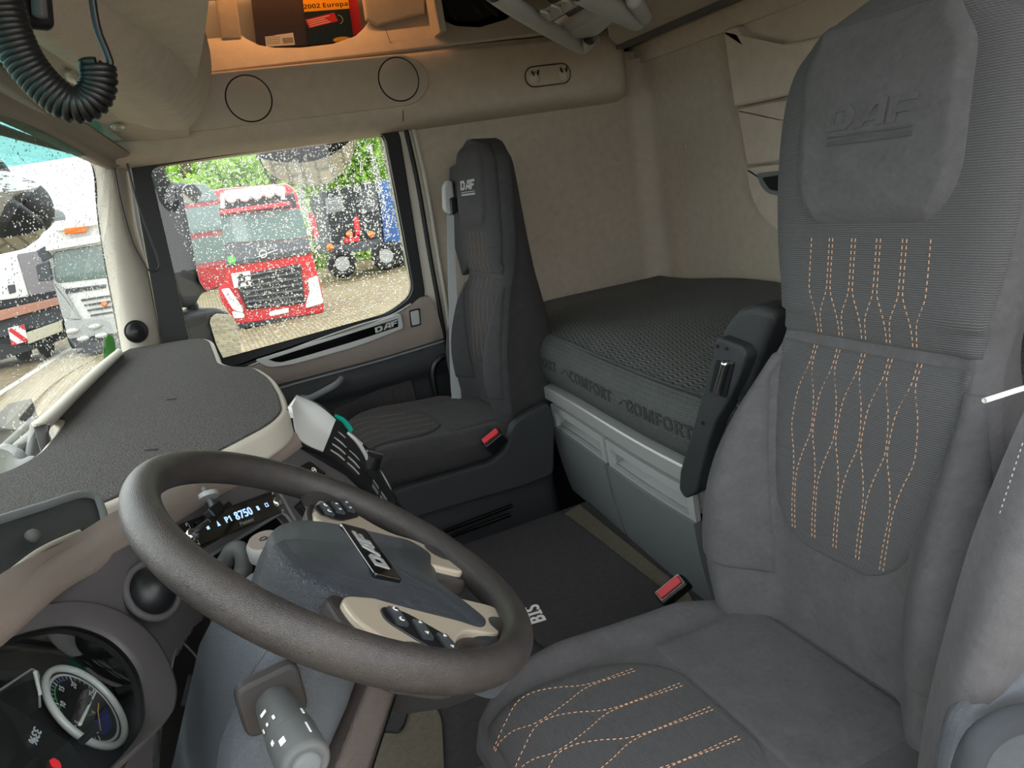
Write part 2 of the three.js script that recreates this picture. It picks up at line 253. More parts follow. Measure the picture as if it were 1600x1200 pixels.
// windscreen: bowed, leaning back, between a lower and an upper curve
const zLow = (x) => -0.362 + 0.088 * Math.pow(Math.abs((x - 1.31) / 1.08), 2.4), zTop = (x) => zLow(x) + 0.155;
const YW0 = -0.33, YW1 = 0.34;
const scr = (x, y) => { const d = sight(x, y); let t = 0.3 / Math.abs(d.z); for (let i = 0; i < 60; i++) { const p = d.clone().multiplyScalar(t), s = screenAt(p.x, p.y).z; t *= 1 + 0.5 * (s - p.z) / p.z; } return d.multiplyScalar(t); };
const screenAt = (x, y, off = 0) => { const t = (y - YW0) / (YW1 - YW0); return V(x, y, lerp(zLow(x), zTop(x), t) - off); };
{
  const bandLow = [[-120, 290], [-60, 277], [0, 263], [60, 254], [125, 244], [140, 242]].map(([x, y]) => scr(x, y)); const yb = (x) => { let i = 0; while (i < bandLow.length - 2 && bandLow[i + 1].x < x) i++; const a = bandLow[i], b = bandLow[i + 1]; return clamp(lerp(a.y, b.y, clamp((x - a.x) / (b.x - a.x), -0.5, 1.2)), 0.05, 0.33); };
  const rows = []; for (let j = 0; j <= 6; j++) rows.push(Array.from({ length: 33 }, (_, i) => screenAt(lerp(0.2, 2.42, i / 32), lerp(YW0 - 0.05, YW1 + 0.02, j / 6))));
  const w = structure('window_1'); mesh('pane', net(rows), M.glass, w);
  // green shade band along the top of the pane
  const band = []; for (let j = 0; j <= 4; j++) band.push(Array.from({ length: 33 }, (_, i) => { const x = lerp(0.22, 2.40, i / 32); return screenAt(x, lerp(yb(x), 0.34, j / 4), -0.003); }));
  std('shadeBand', '#74aeab', 0, { transmission: 1, thickness: 0, ior: 1.2 });
  mesh('shade_band', net(band), M.shadeBand, w).userData.label = 'green tinted band along the top of the windscreen';
  const low = []; for (let j = 0; j <= 1; j++) low.push(Array.from({ length: 33 }, (_, i) => { const x = lerp(0.2, 2.42, i / 32), p = screenAt(x, lerp(YW0 - 0.1, YW0 - 0.02, j), 0.004); return p; }));
  mesh('black_border', net(low), M.black, w);
}
// front corner pillar on the passenger side
{
  const P = (px, py, x) => onX(px, py, x);
  const rows = [
    [P(122, 238, 2.37), P(150, 243, 2.36), P(172, 246, 2.37), P(186, 250, 2.40), P(196, 256, 2.44)],
    [P(146, 262, 2.37), P(160, 262, 2.355), P(178, 270, 2.365), P(193, 280, 2.40), P(203, 286, 2.44)],
    [P(153, 330, 2.37), P(167, 330, 2.355), P(188, 340, 2.365), P(204, 350, 2.40), P(214, 355, 2.44)],
    [P(163, 400, 2.37), P(178, 400, 2.355), P(200, 410, 2.365), P(222, 415, 2.40), P(231, 420, 2.44)],
    [P(178, 480, 2.37), P(193, 480, 2.355), P(214, 485, 2.365), P(238, 490, 2.40), P(246, 492, 2.44)],
    [P(190, 548, 2.37), P(204, 548, 2.355), P(224, 548, 2.365), P(246, 548, 2.40), P(256, 550, 2.44)],
    [P(196, 590, 2.37), P(210, 590, 2.355), P(230, 590, 2.365), P(252, 590, 2.40), P(262, 590, 2.44)],
  ];
  const t = structure('trim_3'); mesh('pillar_cover', shell(rows, 0.012, { nu: 16, nv: 24, flip: true }), M.pillar, t);
  mesh('screen_seal', tube([P(120, 236, 2.375), P(136, 243, 2.375), P(146, 262, 2.375), P(153, 330, 2.375), P(163, 400, 2.375), P(178, 480, 2.375), P(191, 550, 2.375)], 0.004, { n: 60 }), M.rubber, t);
}
// ---------------------------------------------------------------- passenger door
const FD = frame(V(2.40, 0, 0), V(-1, 0, 0));
const doorGlass = rounded(pxs(FD, [[228, 256], [600, 200], [652, 462], [612, 492], [388, 566], [330, 590], [300, 560]]), [0.03, 0.045, 0.05, 0.03, 0.01, 0.01, 0.01]);
{
  const d = structure('door_1'); d.userData.label = 'passenger door with rain-wet side window';
  const outer = pxs(FD, [[196, 246], [236, 224], [628, 170], [652, 196], [700, 480], [712, 600], [735, 760], [420, 900], [300, 800], [262, 590], [214, 330]]);
  mesh('door_frame', boxUV(plate(FD, rounded(outer, 0.03), 0.05, { bevel: 0.004, holes: [doorGlass.map((p) => p.clone())], lift: -0.006 })), M.pillar, d);
  // rubber channel round the glass: a ring with a wide front leg
  const sealOut = rounded(pxs(FD, [[203, 250], [240, 240], [606, 189], [624, 206], [664, 458], [660, 475], [610, 500], [380, 574], [262, 590]]), [0.01, 0.03, 0.045, 0.05, 0.03, 0.02, 0.02, 0.01, 0.01]);
  const g2 = rounded(pxs(FD, [[230, 260], [602, 203], [650, 461], [610, 491], [388, 565], [330, 588], [300, 560]]), [0.03, 0.045, 0.05, 0.03, 0.01, 0.01, 0.01]);
  mesh('window_seal', boxUV(plate(FD, sealOut, 0.03, { bevel: 0.004, holes: [g2], lift: 0.006 })), M.rubber, d);
  mesh('door_seal', tube([[633, 196], [652, 282], [672, 400], [690, 500], [702, 590], [716, 700]].map(([x, y]) => onX(x, y, 2.392)), 0.0075, { n: 60 }), M.rubber, d);
  mesh('frame_edge', tube([[645, 200], [664, 282], [684, 400], [700, 500], [710, 590]].map(([x, y]) => onX(x, y, 2.40)), 0.008, { n: 60 }), M.pillar, d);
  const glassG = plate(frame(V(2.425, 0, 0), V(-1, 0, 0)), rounded(pxs(FD, [[200, 240], [618, 186], [668, 470], [610, 505], [388, 585], [300, 610], [262, 580]]), 0.03), 0.002, { bevel: 0 });
  const w = structure('window_2'); { const pos = glassG; }
  const gp = new THREE.ShapeGeometry(new THREE.Shape(rounded(pxs(FD, [[206, 250], [610, 192], [660, 466], [610, 500], [388, 578], [330, 600], [270, 590]]), 0.03))); gp.applyMatrix4(frame(V(2.425, 0, 0), V(-1, 0, 0)).m);
  mesh('pane', gp, M.glass, w);
  // sill trim, with a step rounded towards the cab
  const sillRow = (dx, pts) => pts.map(([x, y]) => onX(x, y, 2.40 - dx));
  mesh('sill_trim', shell([
    sillRow(0.000, [[386, 569], [480, 535], [560, 507], [612, 491], [640, 474], [655, 462], [668, 461]]),
    sillRow(0.012, [[388, 573], [480, 539], [560, 511], [616, 494], [646, 478], [660, 468], [672, 466]]),
    sillRow(0.020, [[392, 583], [485, 552], [565, 527], [625, 508], [655, 498], [672, 492], [684, 490]]),
    sillRow(0.020, [[405, 600], [490, 573], [575, 551], [635, 532], [665, 522], [682, 516], [690, 514]]),
    sillRow(0.010, [[415, 612], [495, 589], [580, 567], [640, 549], [670, 540], [686, 535], [694, 533]]),
  ], 0.01, { nu: 30, nv: 14, flip: true }), M.tan, d);
  mesh('sill_bead', tube([[392, 571], [480, 536.5], [560, 508.5], [612, 492.5], [642, 475]].map(([x, y]) => onX(x, y, 2.386)), 0.003, { n: 50, k: 8 }), M.silver, d);
  // the bright framed strip with the badge
  const FS = frame(V(2.372, 0, 0), V(-1, 0, 0));
  const so = rounded(pxs(FS, [[398, 563], [470, 541], [560, 514], [626, 489], [631, 513], [560, 541], [460, 569], [420, 575]]), [0.01, 0.05, 0.05, 0.012, 0.014, 0.05, 0.03, 0.02]);
  const si = rounded(pxs(FS, [[417, 562], [480, 542], [560, 517], [622, 497], [623, 511], [560, 532], [480, 556], [436, 568]]), [0.005, 0.04, 0.05, 0.004, 0.004, 0.05, 0.03, 0.02]);
  const strip = mesh('badge_strip', boxUV(plate(FS, so, 0.012, { bevel: 0.0012, holes: [si.map((p) => p.clone())] })), M.silver, d); strip.userData.label = 'bright frame of the badge strip';
  mesh('strip_inlay', boxUV(plate(FS, si, 0.008, { bevel: 0.0005, lift: -0.004 })), M.gloss, d);
  { const p = FS.px(604, 510), q = FS.px(620, 504); const a = Math.atan2(q.y - p.y, q.x - p.x); mesh('badge_lettering', place(badge(0.017, 0.003).scale(1.25, 1, 1), FS, p.x, p.y, -0.004, a), M.silver, d); }
  // lock button
  { const FB = frame(V(2.378, 0, 0), V(-1, 0, 0)); const lk = mesh('lock_switch', boxUV(plate(FB, rounded(pxs(FB, [[641, 487], [654, 484], [656, 506], [644, 509]]), 0.006), 0.006, { bevel: 0.002, lift: 0.003 })), M.lightGrey, d);
    mesh('switch_surround', boxUV(plate(FB, rounded(pxs(FB, [[639, 485], [656, 481], [658, 508], [642, 512]]), 0.006), 0.004, { bevel: 0.001, lift: 0.001 })), M.black, lk); }
  // lower door lining: ledge, armrest with grip, map pocket
  const R = (dx, pts) => pts.map(([x, y]) => onX(x, y, 2.40 - dx));
  mesh('door_lining', shell([
    R(0.008, [[410, 606], [495, 584], [580, 562], [640, 545], [692, 528]]),
    R(0.045, [[416, 612], [500, 590], [585, 567], [645, 549], [694, 534]]),
    R(0.060, [[420, 622], [505, 600], [590, 578], [650, 560], [696, 545]]),
    R(0.060, [[425, 640], [515, 618], [598, 596], [655, 579], [700, 566]]),
    R(0.030, [[430, 655], [520, 634], [604, 612], [660, 596], [703, 582]]),
    R(0.020, [[440, 700], [530, 684], [612, 662], [668, 646], [708, 632]]),
    R(0.020, [[460, 800], [540, 790], [630, 770], [690, 750], [725, 740]]),
  ], 0.01, { nu: 24, nv: 30, flip: true }), M.seatShell, d);
  mesh('ledge_highlight', tube([[420, 611], [500, 589], [585, 566], [645, 548], [694, 533]].map(([x, y]) => onX(x, y, 2.354)), 0.004, { n: 40, k: 8 }), M.midGrey, d);  // lighter tube standing in for the highlight along the ledge
  const grip = mesh('grip_handle', tube([[470, 622], [484, 622], [505, 612], [526, 600], [534, 592]].map(([x, y], i) => onX(x, y, 2.32 - (i === 0 || i === 4 ? -0.02 : 0.005))), 0.011, { n: 40 }), M.midGrey, d);
  mesh('pocket_lining', boxUV(plate(frame(V(2.36, 0, 0), V(-1, 0, 0)), rounded(pxs(frame(V(2.36, 0, 0), V(-1, 0, 0)), [[520, 640], [640, 588], [652, 628], [655, 700], [540, 730]]), 0.02), 0.01, { bevel: 0.002 })), M.carpet, d);
  for (const x of [545, 562, 580, 597, 613, 630]) mesh('pocket_stripe', tube([[x, 632 - (x - 545) * 0.37], [x + 8, 690 - (x - 545) * 0.3]].map(([a, b]) => onX(a, b, 2.359)), 0.0009, { n: 4, k: 6 }), M.brownPlastic, d);
  mesh('pull_bar', tube([[700, 556], [690, 558], [680, 568], [676, 582], [680, 610], [690, 650]].map(([x, y]) => onX(x, y, 2.33)), 0.011, { n: 50 }), M.black, d);
}
// ---------------------------------------------------------------- seats
// backrest in its own axes: u across, v up along the back, w forwards. Keys: v, half width, how far the side bolsters stand forwards, thickness behind
const BACK = [[-0.10, 0.19, 0.05, 0.17], [0, 0.228, 0.062, 0.185], [0.08, 0.244, 0.075, 0.19], [0.16, 0.246, 0.078, 0.19], [0.25, 0.234, 0.070, 0.185], [0.33, 0.210, 0.05, 0.175], [0.40, 0.180, 0.028, 0.165], [0.455, 0.163, 0.008, 0.155], [0.52, 0.170, 0, 0.14], [0.58, 0.182, 0, 0.125], [0.666, 0.189, 0.002, 0.11], [0.755, 0.188, 0.002, 0.095], [0.82, 0.172, 0, 0.085], [0.85, 0.140, -0.004, 0.07], [0.874, 0.092, -0.012, 0.06], [0.888, 0.03, -0.02, 0.05]];
const key = (v, k) => { let i = 0; while (i < BACK.length - 2 && v > BACK[i + 1][0]) i++; const a = BACK[Math.max(i - 1, 0)], b = BACK[i], c = BACK[i + 1], d = BACK[Math.min(i + 2, BACK.length - 1)], t = clamp((v - b[0]) / (c[0] - b[0]), 0, 1), m1 = (c[k] - a[k]) / (c[0] - a[0] || 1) * (c[0] - b[0]), m2 = (d[k] - b[k]) / (d[0] - b[0] || 1) * (c[0] - b[0]); return b[k] * (1 + 2 * t) * (1 - t) ** 2 + m1 * t * (1 - t) ** 2 + c[k] * t * t * (3 - 2 * t) + m2 * t * t * (t - 1); };
const insW = (v) => v > 0.46 ? 0.128 - 0.01 * sstep(v, 0.46, 0.6) : lerp(0.108, 0.150, sstep(v, 0.10, 0.46));
const lumbar = (v) => 0.012 * Math.exp(-(((v - 0.22) / 0.12) ** 2)) - 0.012 * Math.exp(-(((v - 0.458) / 0.035) ** 2)) + 0.004 * sstep(v, 0.5, 0.7);
function frontW(u, v) {
  const hw = key(v, 1), b = key(v, 2), a = Math.abs(u), inner = Math.min(insW(v) * 0.92, hw * 0.8), s = sstep(a, inner, inner + (hw - inner) * 0.62), t = clamp(a / hw, 0, 1);
  return b * s + lumbar(v) * (1 - sstep(a, hw * 0.6, hw)) - 0.055 * (1 - Math.sqrt(Math.max(0, 1 - Math.pow(t, v > 0.5 ? 9 : 5))));
}
const SC = 0.9275;
const backPoint = (u, v, off = 0) => { const e = 0.004, w = frontW(u, v), n = V(-(frontW(u + e, v) - frontW(u - e, v)) / (2 * e), -(frontW(u, v + e) - frontW(u, v - e)) / (2 * e), 1).normalize(); return V(u + n.x * off, v + n.y * off, w + n.z * off).multiplyScalar(SC); };
function backBody() {
  const rows = [];
  for (let j = 0; j <= 60; j++) {
    const v = lerp(-0.10, 0.888, j / 60), hw = key(v, 1), th = key(v, 3), r = [];
    for (let i = 0; i <= 40; i++) { const t = Math.sin((i / 40 - 0.5) * Math.PI); r.push(V(hw * t, v, frontW(hw * t, v)).multiplyScalar(SC)); }
    for (let i = 1; i < 20; i++) { const t = -Math.sin((i / 20 - 0.5) * Math.PI); const e = Math.abs(t); r.push(V(hw * t * 0.97, v, lerp(-th, frontW(hw, v), Math.pow(e, 6))).multiplyScalar(SC)); }
    rows.push(r);
  }
  return solid(rows);
}
// a cushion panel lying on the front: v range, left and right edge as functions of v; raised by h, sunk at its rim
function backPanel(v0, v1, L, R, h, nu = 28, nv = 40, soft = 0.016) {
  const rows = [];
  for (let j = 0; j <= nv; j++) { const v = lerp(v0, v1, 0.5 - 0.5 * Math.cos(j / nv * Math.PI)), l = L(v), r = R(v), row = []; for (let i = 0; i <= nu; i++) { const q = i / nu, qq = 0.5 - 0.5 * Math.cos(q * Math.PI), u = lerp(l, r, lerp(q, qq, 0.6)); const d = Math.min(u - l, r - u, v - v0, v1 - v); row.push(backPoint(u, v, lerp(-0.006, h, Math.sqrt(clamp(d / soft, 0, 1))))); } rows.push(row); }
  return net(rows, { flip: false });
}
// dashes of thread along a line on a surface
function stitches(path, point, out, len = 0.0040, gap = 0.0034, r = 0.0006) {
  let acc = 0; const pts = path; let prev = point(pts[0].x, pts[0].y); const line = [prev];
  for (let i = 1; i < pts.length; i++) line.push(point(pts[i].x, pts[i].y));
  const c = new THREE.CatmullRomCurve3(line), L = c.getLength(), n = Math.floor(L / (len + gap));
  for (let k = 0; k < n; k++) { const a = c.getPointAt(k * (len + gap) / L), b = c.getPointAt(Math.min(1, (k * (len + gap) + len) / L)); out.push(rod(a, b, r, r, 5)); }
}
function honey(v0, vm0, vm1, v1, cols, spread) {   // wavy pairs of seams that part and meet again
  const lines = [];
  cols.forEach((c, k) => { for (const s of [-1, 1]) lines.push({ c, s, k }); });
  return lines;
}
const gStitch = (() => {
  const out = [], col = [-0.092, -0.055, -0.018, 0.020, 0.057, 0.094];
  // upper field: pairs run together at the top, part, and meet the neighbour below
  col.forEach((c, k) => { for (const s of [-1, 1]) { if ((k === 0 && s < 0) || (k === 5 && s > 0)) continue; const d = s * 0.0028, c2 = c + s * 0.0185;
    stitches([[c + d, 0.60], [c + d, 0.545], [c + d * 1.3, 0.53], [lerp(c, c2, 0.75), 0.50], [c2 - d, 0.482], [c2 - d, 0.462]].map(([x, y]) => new THREE.Vector2(x, y)), (u, v) => backPoint(u, v, 0.0048), out); } });
  // lower field
  const mid = []; for (let k = 0; k < 5; k++) mid.push((col[k] + col[k + 1]) / 2 * 1.12);
  mid.forEach((c, k) => { for (const s of [-1, 1]) { const d = s * 0.0028, c2 = c + s * 0.0215;
    stitches([[c + d, 0.45], [c + d, 0.425], [lerp(c, c2, 0.7), 0.385], [c2 - d, 0.352], [c2 - d, 0.33], [lerp(c, c2, 0.4), 0.295], [c + d, 0.265], [c * 0.96 + d, 0.21], [c * 0.92 + d, 0.172]].map(([x, y]) => new THREE.Vector2(x * 0.98, y)), (u, v) => backPoint(u, v, 0.0042), out); } });
  return joined(out);
})();
const gBack = backBody();
const rnd3 = (v, a, b, p = 2.6) => Math.pow(Math.max(0, 1 - Math.pow(Math.abs((v - a) / (b - a)), p)), 1 / p);
const padHW = (v) => v < 0.70 ? 0.129 * (0.42 + 0.58 * rnd3(v, 0.70, 0.612, 2.2)) : 0.129 - 0.03 * sstep(v, 0.80, 0.87);
const gPad = backPanel(0.612, 0.868, (v) => -padHW(v), padHW, 0.014, 44, 54, 0.024);
const gUpper = backPanel(0.463, 0.872, (v) => -key(v, 1) * 0.95, (v) => key(v, 1) * 0.95, 0.0045, 40, 50, 0.008);
const insL = (v) => { const base = insW(v); const lo = 0.155; return v < 0.23 ? base * (0.16 + 0.84 * rnd3(v, 0.23, lo, 2.0)) : base; };
const gInsert = backPanel(0.156, 0.455, (v) => -insL(v), insL, 0.004, 40, 50, 0.008);
const gSides = [-1, 1].map((s) => { const f = (a, b) => s < 0 ? [(v) => -b(v), (v) => -a(v)] : [a, b]; const [l, r] = f((v) => Math.min(insW(v) * 1.02, key(v, 1) * 0.82), (v) => key(v, 1) * 0.985); return backPanel(0.085, 0.43, l, r, 0.004, 16, 40, 0.006); });
const gEmboss = (() => { const g = joined([badge(0.030, 0.0016).scale(1.15, 1, 1), rbox(0.125, 0.006, 0.0016, 0.0006, 1).translate(0, -0.030, 0.0008), rbox(0.125, 0.0025, 0.0016, 0.0005, 1).translate(0, -0.022, 0.0008)]); return g; })();
// cushion: u across, d = distance in front of the hinge, top height
const CUSHHW = (d) => 0.248 - 0.045 * sstep(d, 0.30, 0.50) + 0.005 * sstep(d, 0, 0.2);
function cushTop(u, d) { const hw = CUSHHW(d), a = Math.abs(u), s = sstep(a, 0.165, 0.235); let y = 0.012 + 0.03 * sstep(d, 0.1, 0.5) + 0.028 * s * sstep(d, 0.0, 0.12); const t = clamp(a / hw, 0, 1); y -= 0.06 * (1 - Math.sqrt(Math.max(0, 1 - Math.pow(t, 7)))); const f = clamp((d - 0.37) / 0.12, 0, 1); y -= 0.075 * (1 - Math.sqrt(Math.max(0, 1 - Math.pow(f, 2.6)))); return y; }
const cushPoint = (u, d, off = 0) => { const e = 0.004, n = V(-(cushTop(u + e, d) - cushTop(u - e, d)) / (2 * e), 1, (cushTop(u, d + e) - cushTop(u, d - e)) / (2 * e)).normalize(); return V(u + n.x * off, cushTop(u, d) + n.y * off, -d + n.z * off).multiplyScalar(SC); };
const gCush = (() => { const rows = []; for (let j = 0; j <= 44; j++) { const d = lerp(-0.06, 0.49, Math.pow(j / 44, 0.85)), hw = CUSHHW(d), r = []; for (let i = 0; i <= 40; i++) { const t = Math.sin((i / 40 - 0.5) * Math.PI); r.push(V(hw * t, cushTop(hw * t, d), -d).multiplyScalar(SC)); } for (let i = 1; i < 14; i++) { const t = 1 - 2 * i / 14; r.push(V(hw * t * 0.97, -0.10, -d + (d > 0.4 ? 0.02 : 0)).multiplyScalar(SC)); } rows.push(r); } return solid(rows, { flip: false }); })();
function cushPanel(d0, d1, L, R, h, nu = 30, nv = 36, soft = 0.008) { const rows = []; for (let j = 0; j <= nv; j++) { const d = lerp(d0, d1, j / nv), l = L(d), r = R(d), row = []; for (let i = 0; i <= nu; i++) { const u = lerp(l, r, i / nu), m = Math.min(u - l, r - u, d - d0, d1 - d); row.push(cushPoint(u, d, lerp(-0.005, h, Math.sqrt(clamp(m / soft, 0, 1))))); } rows.push(row); } return net(rows, { flip: false }); }
const cHW = (d) => 0.166 * (d < 0.34 ? 0.08 + 0.92 * rnd3(d, 0.34, 0.19, 2.4) : 1);
const gCushInsert = cushPanel(0.192, 0.485, (d) => -cHW(d), cHW, 0.004);
const gCushRear = cushPanel(0.0, 0.20, (d) => -0.168, (d) => 0.168, 0.003);
const gCushStitch = (() => { const out = [], c = [-0.12, -0.06, 0, 0.06, 0.12];
  c.forEach((x) => { for (const s of [-1, 1]) { const d = s * 0.003, x2 = x + s * 0.03; const st = 0.20 + 0.12 * Math.pow(Math.abs(x) / 0.166, 3); stitches([[x + d, st + 0.012], [x + d, 0.335], [lerp(x, x2, 0.6), 0.375], [x2 - d, 0.405], [x2 - d, 0.43], [lerp(x, x2, 0.4), 0.455], [x + d, 0.475], [x + d, 0.484]].map(([a, b]) => new THREE.Vector2(a, b)).filter((p) => Math.abs(p.x) < 0.17), (u, v) => cushPoint(u, v, 0.0042), out); } });
  return joined(out); })();
std('webbing', '#a9adad', 0.7, { bumpMap: rep(T.weave, 0.02), bumpScale: 0.0004 });
function seat(name, label, group, hinge, tilt, turn = 0, pale = false) {
  const cloth = pale ? M.seatClothShaded : M.seatCloth, ribbed = pale ? M.seatRibShaded : M.seatRib, thread = pale ? M.stitchShaded : M.stitch;  // the passenger seat takes the copies with shade in their colour
  const t = thing(name, label, 'seat', group); t.position.copy(hinge); t.rotation.y = turn;
  const put = (g) => { const q = g.clone(); if (pale) q.scale(0.97, 0.955, 1); q.rotateY(Math.PI); q.rotateX(tilt); return q; };   // the back's w axis points to the windscreen (-z), then leans back
  const b = mesh('backrest', put(gBack), cloth, t);
  const u = mesh('upper_insert', put(gUpper), ribbed, b);
  const ins = mesh('back_insert', put(gInsert), ribbed, b);
  mesh('stitching', put(gStitch), thread, b).userData.label = 'orange double stitching in wavy lines';
  gSides.forEach((g) => mesh('side_bolster', put(g), cloth, b));
  const pad = mesh('headrest_pad', put(gPad), cloth, b);
  const e = gEmboss.clone(); { const p = e.attributes.position; for (let i = 0; i < p.count; i++) { const q = backPoint(p.getX(i), 0.75 + p.getY(i), 0.0146 + p.getZ(i)); p.setXYZ(i, -q.x * -1, q.y, q.z); } e.computeVertexNormals(); }
  const lg = e.clone(); lg.rotateY(0); // letters read from the front
  const fr = (g) => { const q = g.clone(); if (pale) q.scale(0.97, 0.955, 1); q.rotateY(Math.PI); q.rotateX(tilt); return q; };
  mesh('embossed_lettering', fr(lg), pale ? M.webbing : cloth, b);
  const c = mesh('cushion', gCush, cloth, t);
  mesh('cushion_insert', gCushInsert, ribbed, c); mesh('rear_panel', gCushRear, cloth, c); mesh('stitching', gCushStitch, thread, c).userData.label = 'orange double stitching in wavy lines';
  // the base under the cushion
  const base = []; for (let j = 0; j <= 6; j++) { const y = lerp(-0.09, -0.34, j / 6), k = 1 - 0.10 * Math.sin(j / 6 * Math.PI); base.push(rounded(v2([[-0.22 * k, 0.10], [0.22 * k, 0.10], [0.22 * k, -0.40], [-0.22 * k, -0.40]]), 0.05).map((p) => V(p.x, y, p.y))); }
  mesh('seat_base', boxUV(solid(base)), M.seatShell, t);
  return t;
}
const TILT = 0.161;
const driverSeat = seat('driver_seat', 'near grey cloth driver seat with orange stitching, filling the right of the picture', 'cab seats', V(0.64, -0.686, 0.631), TILT);
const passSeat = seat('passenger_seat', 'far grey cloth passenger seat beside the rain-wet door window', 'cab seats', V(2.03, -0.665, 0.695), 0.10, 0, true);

// pieces of their own: belts, buckles, armrest, shells
const onSeat = (root, g) => { g.translate(-root.position.x, -root.position.y, -root.position.z); return g; };
{
  const s = driverSeat, pz = (z) => frame(V(0, 0, z), V(0, 0, -1));
  const a = mesh('armrest', onSeat(s, boxUV(plate(pz(0.735), rounded(pxs(pz(0.735), [[1124, 522], [1138, 498], [1152, 482], [1178, 476], [1203, 484], [1207, 500], [1196, 525], [1172, 590], [1158, 640], [1148, 600], [1144, 560], [1122, 545]]), 0.012), 0.055, { bevel: 0.014, seg: 5 }))), M.seatShell, s); a.userData.label = 'folded-up black padded armrest';
  const br = mesh('armrest_bracket', onSeat(s, boxUV(plate(pz(0.715), rounded(pxs(pz(0.715), [[1116, 532], [1122, 527], [1160, 542], [1166, 556], [1150, 600], [1138, 626], [1118, 660], [1104, 700], [1088, 770], [1070, 780], [1060, 765], [1062, 735], [1084, 660], [1098, 610], [1112, 560]]), 0.008), 0.03, { bevel: 0.005, seg: 3 }))), M.seatShell, s);
  mesh('bracket_slot', onSeat(s, boxUV(plate(pz(0.7135), rounded(pxs(pz(0.7135), [[1120, 560], [1148, 566], [1134, 622], [1108, 612]]), 0.006), 0.004, { bevel: 0.001, lift: 0.001 }))), M.black, br);
  mesh('bracket_link', onSeat(s, capsule(onZ(1133, 569, 0.709), onZ(1120, 614, 0.709), 0.0068).toNonIndexed()), M.chrome, br);
  for (const [x, y] of [[1121, 541], [1135, 545], [1098, 661]]) { const p = onZ(x, y, 0.714); mesh('bracket_screw', onSeat(s, new THREE.CylinderGeometry(0.003, 0.003, 0.004, 12).rotateX(Math.PI / 2).translate(p.x, p.y, p.z)), M.blackMatt, br); }
  // side of the seat towards the driver door: cloth flank, recliner cover and loop handle
  const D = (l) => l.map(([x, y, X]) => onX(x, y, X));
  mesh('side_flank', onSeat(s, shell([D([[1632, 560, 0.412], [1584, 700, 0.412], [1536, 834, 0.412], [1494, 985, 0.412], [1464, 1110, 0.41], [1446, 1230, 0.408]]), D([[1700, 640, 0.382], [1640, 780, 0.372], [1580, 930, 0.368], [1535, 1040, 0.372], [1496, 1150, 0.378], [1475, 1240, 0.382]]), D([[1780, 700, 0.40], [1700, 860, 0.395], [1640, 990, 0.395], [1590, 1080, 0.395], [1530, 1180, 0.39], [1500, 1260, 0.39]])], 0.01, { nu: 30, nv: 12, flip: true })), M.seatCloth, s);
  { const out = []; stitches([[1598, 692], [1552, 834], [1509, 982], [1478, 1105], [1460, 1210]].map(([x, y]) => new THREE.Vector2(x, y)), (x, y) => onX(x, y, 0.396), out, 0.0026, 0.0032, 0.0005); const g = joined(out); mesh('flank_stitching', onSeat(s, g), M.lightGrey, s); }
  const fc = frame(V(0.36, 0, 0), V(-1, 0, 0));
  mesh('recliner_cover', onSeat(s, boxUV(plate(fc, rounded(pxs(fc, [[1490, 1290], [1488, 1220], [1510, 1130], [1548, 1092], [1620, 1052], [1720, 1040], [1720, 1300]]), 0.02), 0.016, { bevel: 0.012, seg: 4 }))), M.blueGrey, s);
  mesh('recliner_handle', onSeat(s, tube([[1500, 1260], [1512, 1200], [1530, 1160], [1560, 1135], [1600, 1122], [1660, 1118]].map(([x, y]) => onX(x, y, 0.335)), 0.0115, { n: 50, k: 16 })), M.blueGrey, s);
  { const f = frame3p(onX(1538, 626, 0.40), onX(1600, 606, 0.40), onX(1600, 620, 0.41)); mesh('belt_guide', onSeat(s, tube([[1538, 626], [1560, 619], [1585, 611], [1612, 603]].map(([x, y]) => onX(x, y, 0.395)), 0.0024, { n: 20 })), M.white, s).userData.label = 'white belt guide strip'; }
  const b = thing('seat_belt_buckle', 'red-topped seat belt buckle beside the driver seat cushion', 'buckle');
  const c = onX(1052, 925, 1.0), fb = frame(c, V(-0.35, 0.62, 0.1), V(0.3, 0.5, 0.6)); const e = onX(1028, 928, 1.0), h = onX(1062, 905, 1.0), dirv = h.clone().sub(e).normalize();
  const fb2 = frame(e.clone().add(h).multiplyScalar(0.5), V(-0.55, 0.62, -0.55), dirv);
  mesh('buckle_body', boxUV(place(rbox(0.026, 0.062, 0.05, 0.005), fb2, 0.006, 0, -0.028)), M.black, b); mesh('release_button', boxUV(place(rbox(0.016, 0.05, 0.012, 0.003), fb2, 0.002, 0, 0.0)), M.red, b); mesh('buckle_rim', boxUV(place(rbox(0.02, 0.054, 0.006, 0.002), fb2, 0.002, 0, -0.003)), M.lightGrey, b);
  mesh('buckle_stalk', rod(c.clone().add(V(0, -0.03, 0.0)), c.clone().add(V(-0.04, -0.16, 0.03)), 0.012), M.black, b);
}
function frame3p(a, b, c) { const n = V().crossVectors(b.clone().sub(a), c.clone().sub(a)).normalize(); if (n.dot(a) > 0) n.negate(); return frame(a, n); }
